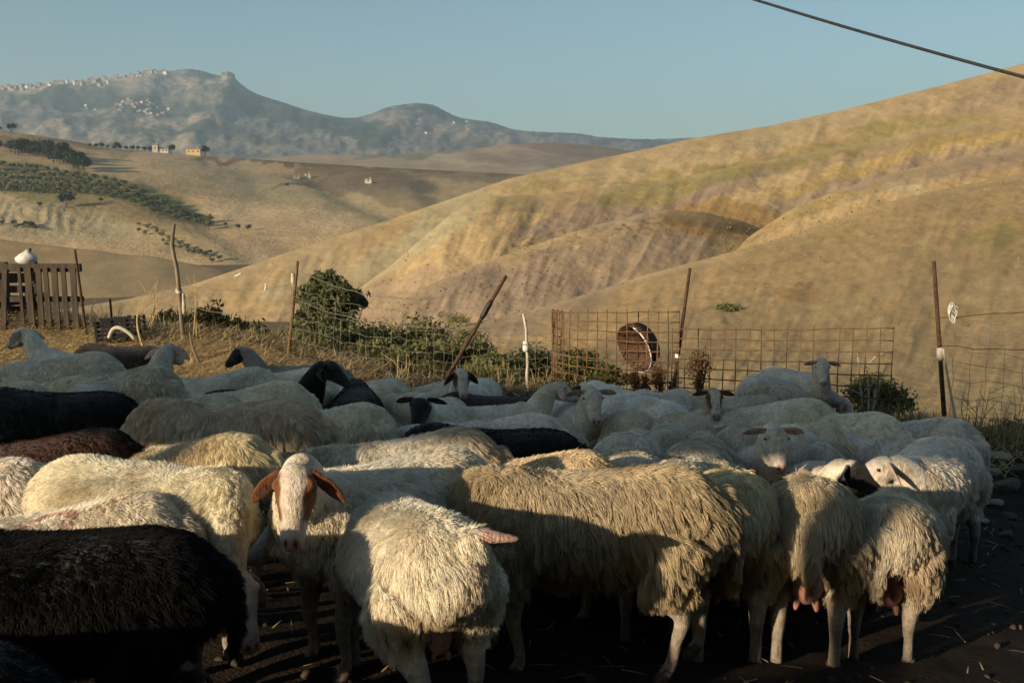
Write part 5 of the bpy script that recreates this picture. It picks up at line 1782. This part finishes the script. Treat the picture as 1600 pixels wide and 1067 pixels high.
# tufts of dry grass and low scrub over the slopes, thinning out with distance
def slope_tufts():
    g2 = np.random.default_rng(44)
    pts = []
    for sh, n in ((SPURS[0], 1500), (SPURS[1], 2500), (SPURS[2], 2500), (SPURS[3], 1500), (SPURS[4], 9000)):
        nv, nu = sh.PY.shape
        i = g2.integers(1, nv - 1, n); j = g2.integers(1, nu - 1, n)
        f = g2.random((n, 1)); h_ = g2.random((n, 1))
        w = sh.Wd
        p = (w[i, j] * (1 - f) + w[i, j + 1] * f) * (1 - h_) + (w[i + 1, j] * (1 - f) + w[i + 1, j + 1] * f) * h_
        d_ = fbm(p[:, 0] * .05, p[:, 1] * .05, 3)
        pts.append(p[(d_ + .35 * g2.normal(0, 1, n)) > .05])
    p = np.vstack(pts); n = len(p)
    sz = (.05 + .13 * g2.random(n) ** 2) * np.clip(p[:, 1] / 110, .5, 1.6)
    V = []; F = []
    k = 3
    a = g2.random((n, k)) * 6.28
    for q in range(k):
        dx = np.stack([np.cos(a[:, q]), np.sin(a[:, q]), np.zeros(n)], 1) * sz[:, None] * .55
        up = np.array([0, 0, 1.]) * (sz * (.7 + .6 * g2.random(n)))[:, None]
        V.append(np.stack([p - dx - up * .1, p + dx - up * .1, p + dx * .6 + up, p - dx * .7 + up * .85], 1))
    V = np.concatenate(V, 1).reshape(-1, 3)
    F = np.arange(len(V)).reshape(-1, 4)
    o = mesh_obj('slope_grass', V, F, leaf_mat('slope_tuft', (.25, .18, .09), (.34, .245, .125), .03), smooth=False)
    tag(o, 'dry grass tufts scattered over the big slope', 'grass', kind='stuff')


slope_tufts()

# stones along the edge of the trodden ground
stone_m = mat_noise('pale_stone', (.20, .17, .13), (.38, .33, .26), 14, bump=.5, bdist=.01)
stone_d = mat_noise('earthy_stone', (.06, .047, .035), (.12, .095, .07), 14, bump=.5, bdist=.01)


def stone_mesh(seed):
    V, F = ball_geo((0, 0, 0), 1, 9, 7)
    gg = np.random.default_rng(seed)
    for k in range(5):
        d = gg.normal(0, 1, 3); d /= np.linalg.norm(d); c = gg.uniform(.45, .8)
        e = V @ d - c
        V = V - np.clip(e, 0, None)[:, None] * d
    V *= gg.uniform(.8, 1.2, 3); V[:, 2] *= .65
    return V, F


stone_src = []
for k in range(5):
    V, F = stone_mesh(k)
    me = bpy.data.meshes.new('stone'); me.from_pydata(V.tolist(), [], F); me.materials.append(stone_m if k % 3 else stone_d); stone_src.append(me)
random.seed(9)
spots = [(1500, 7.9, .07), (1530, 7.75, .09), (1565, 7.9, .06), (1590, 7.6, .11), (1548, 7.45, .05), (1612, 7.9, .10), (1575, 7.3, .06), (1520, 7.2, .045), (1600, 7.0, .06), (1555, 6.8, .04), (1510, 8.15, .05), (1580, 8.2, .08), (1538, 8.1, .05), (1594, 6.5, .05)]
for k, (px, d, r) in enumerate(spots):
    b = on_ground(px, d)
    o = bpy.data.objects.new('stone', stone_src[k % 5]); COL.objects.link(o)
    o.location = b + np.array([0, 0, r * .25]); o.scale = (r * random.uniform(.8, 1.4), r, r * .9); o.rotation_euler = (random.uniform(-.3, .3), 0, random.random() * 6)
    tag(o, 'rough stone at the edge of the dark ground on the right', 'stone', 'stones at the edge of the trodden ground')
# clods and pebbles of the trodden ground
n = 1500
cx = g.uniform(-1.8, 6, n); cy = g.uniform(2.4, 8.6, n); cr = g.uniform(.005, .02, n) * np.where(g.random(n) < .04, 1.5, 1)
bv, bf = ball_geo((0, 0, 0), 1, 6, 4); bv = np.asarray(bv); bf3 = [f for f in bf]
V = (bv[None] * (cr[:, None, None] * g.uniform(.6, 1.3, (n, 1, 3)) * np.array([1, 1, .7])) + np.stack([cx, cy, gz(cx, cy) + cr * .3], 1)[:, None, :] + g.normal(0, .0018, (n, len(bv), 3)))
F = [tuple(i + k * len(bv) for i in f) for k in range(n) for f in bf3]
tag(mesh_obj('clods', V.reshape(-1, 3), F, mat_noise('soil_clod', (.022, .016, .011), (.075, .055, .036), 25, bump=.4)), 'small clods and pebbles on the dark trodden ground', 'clods', kind='stuff')
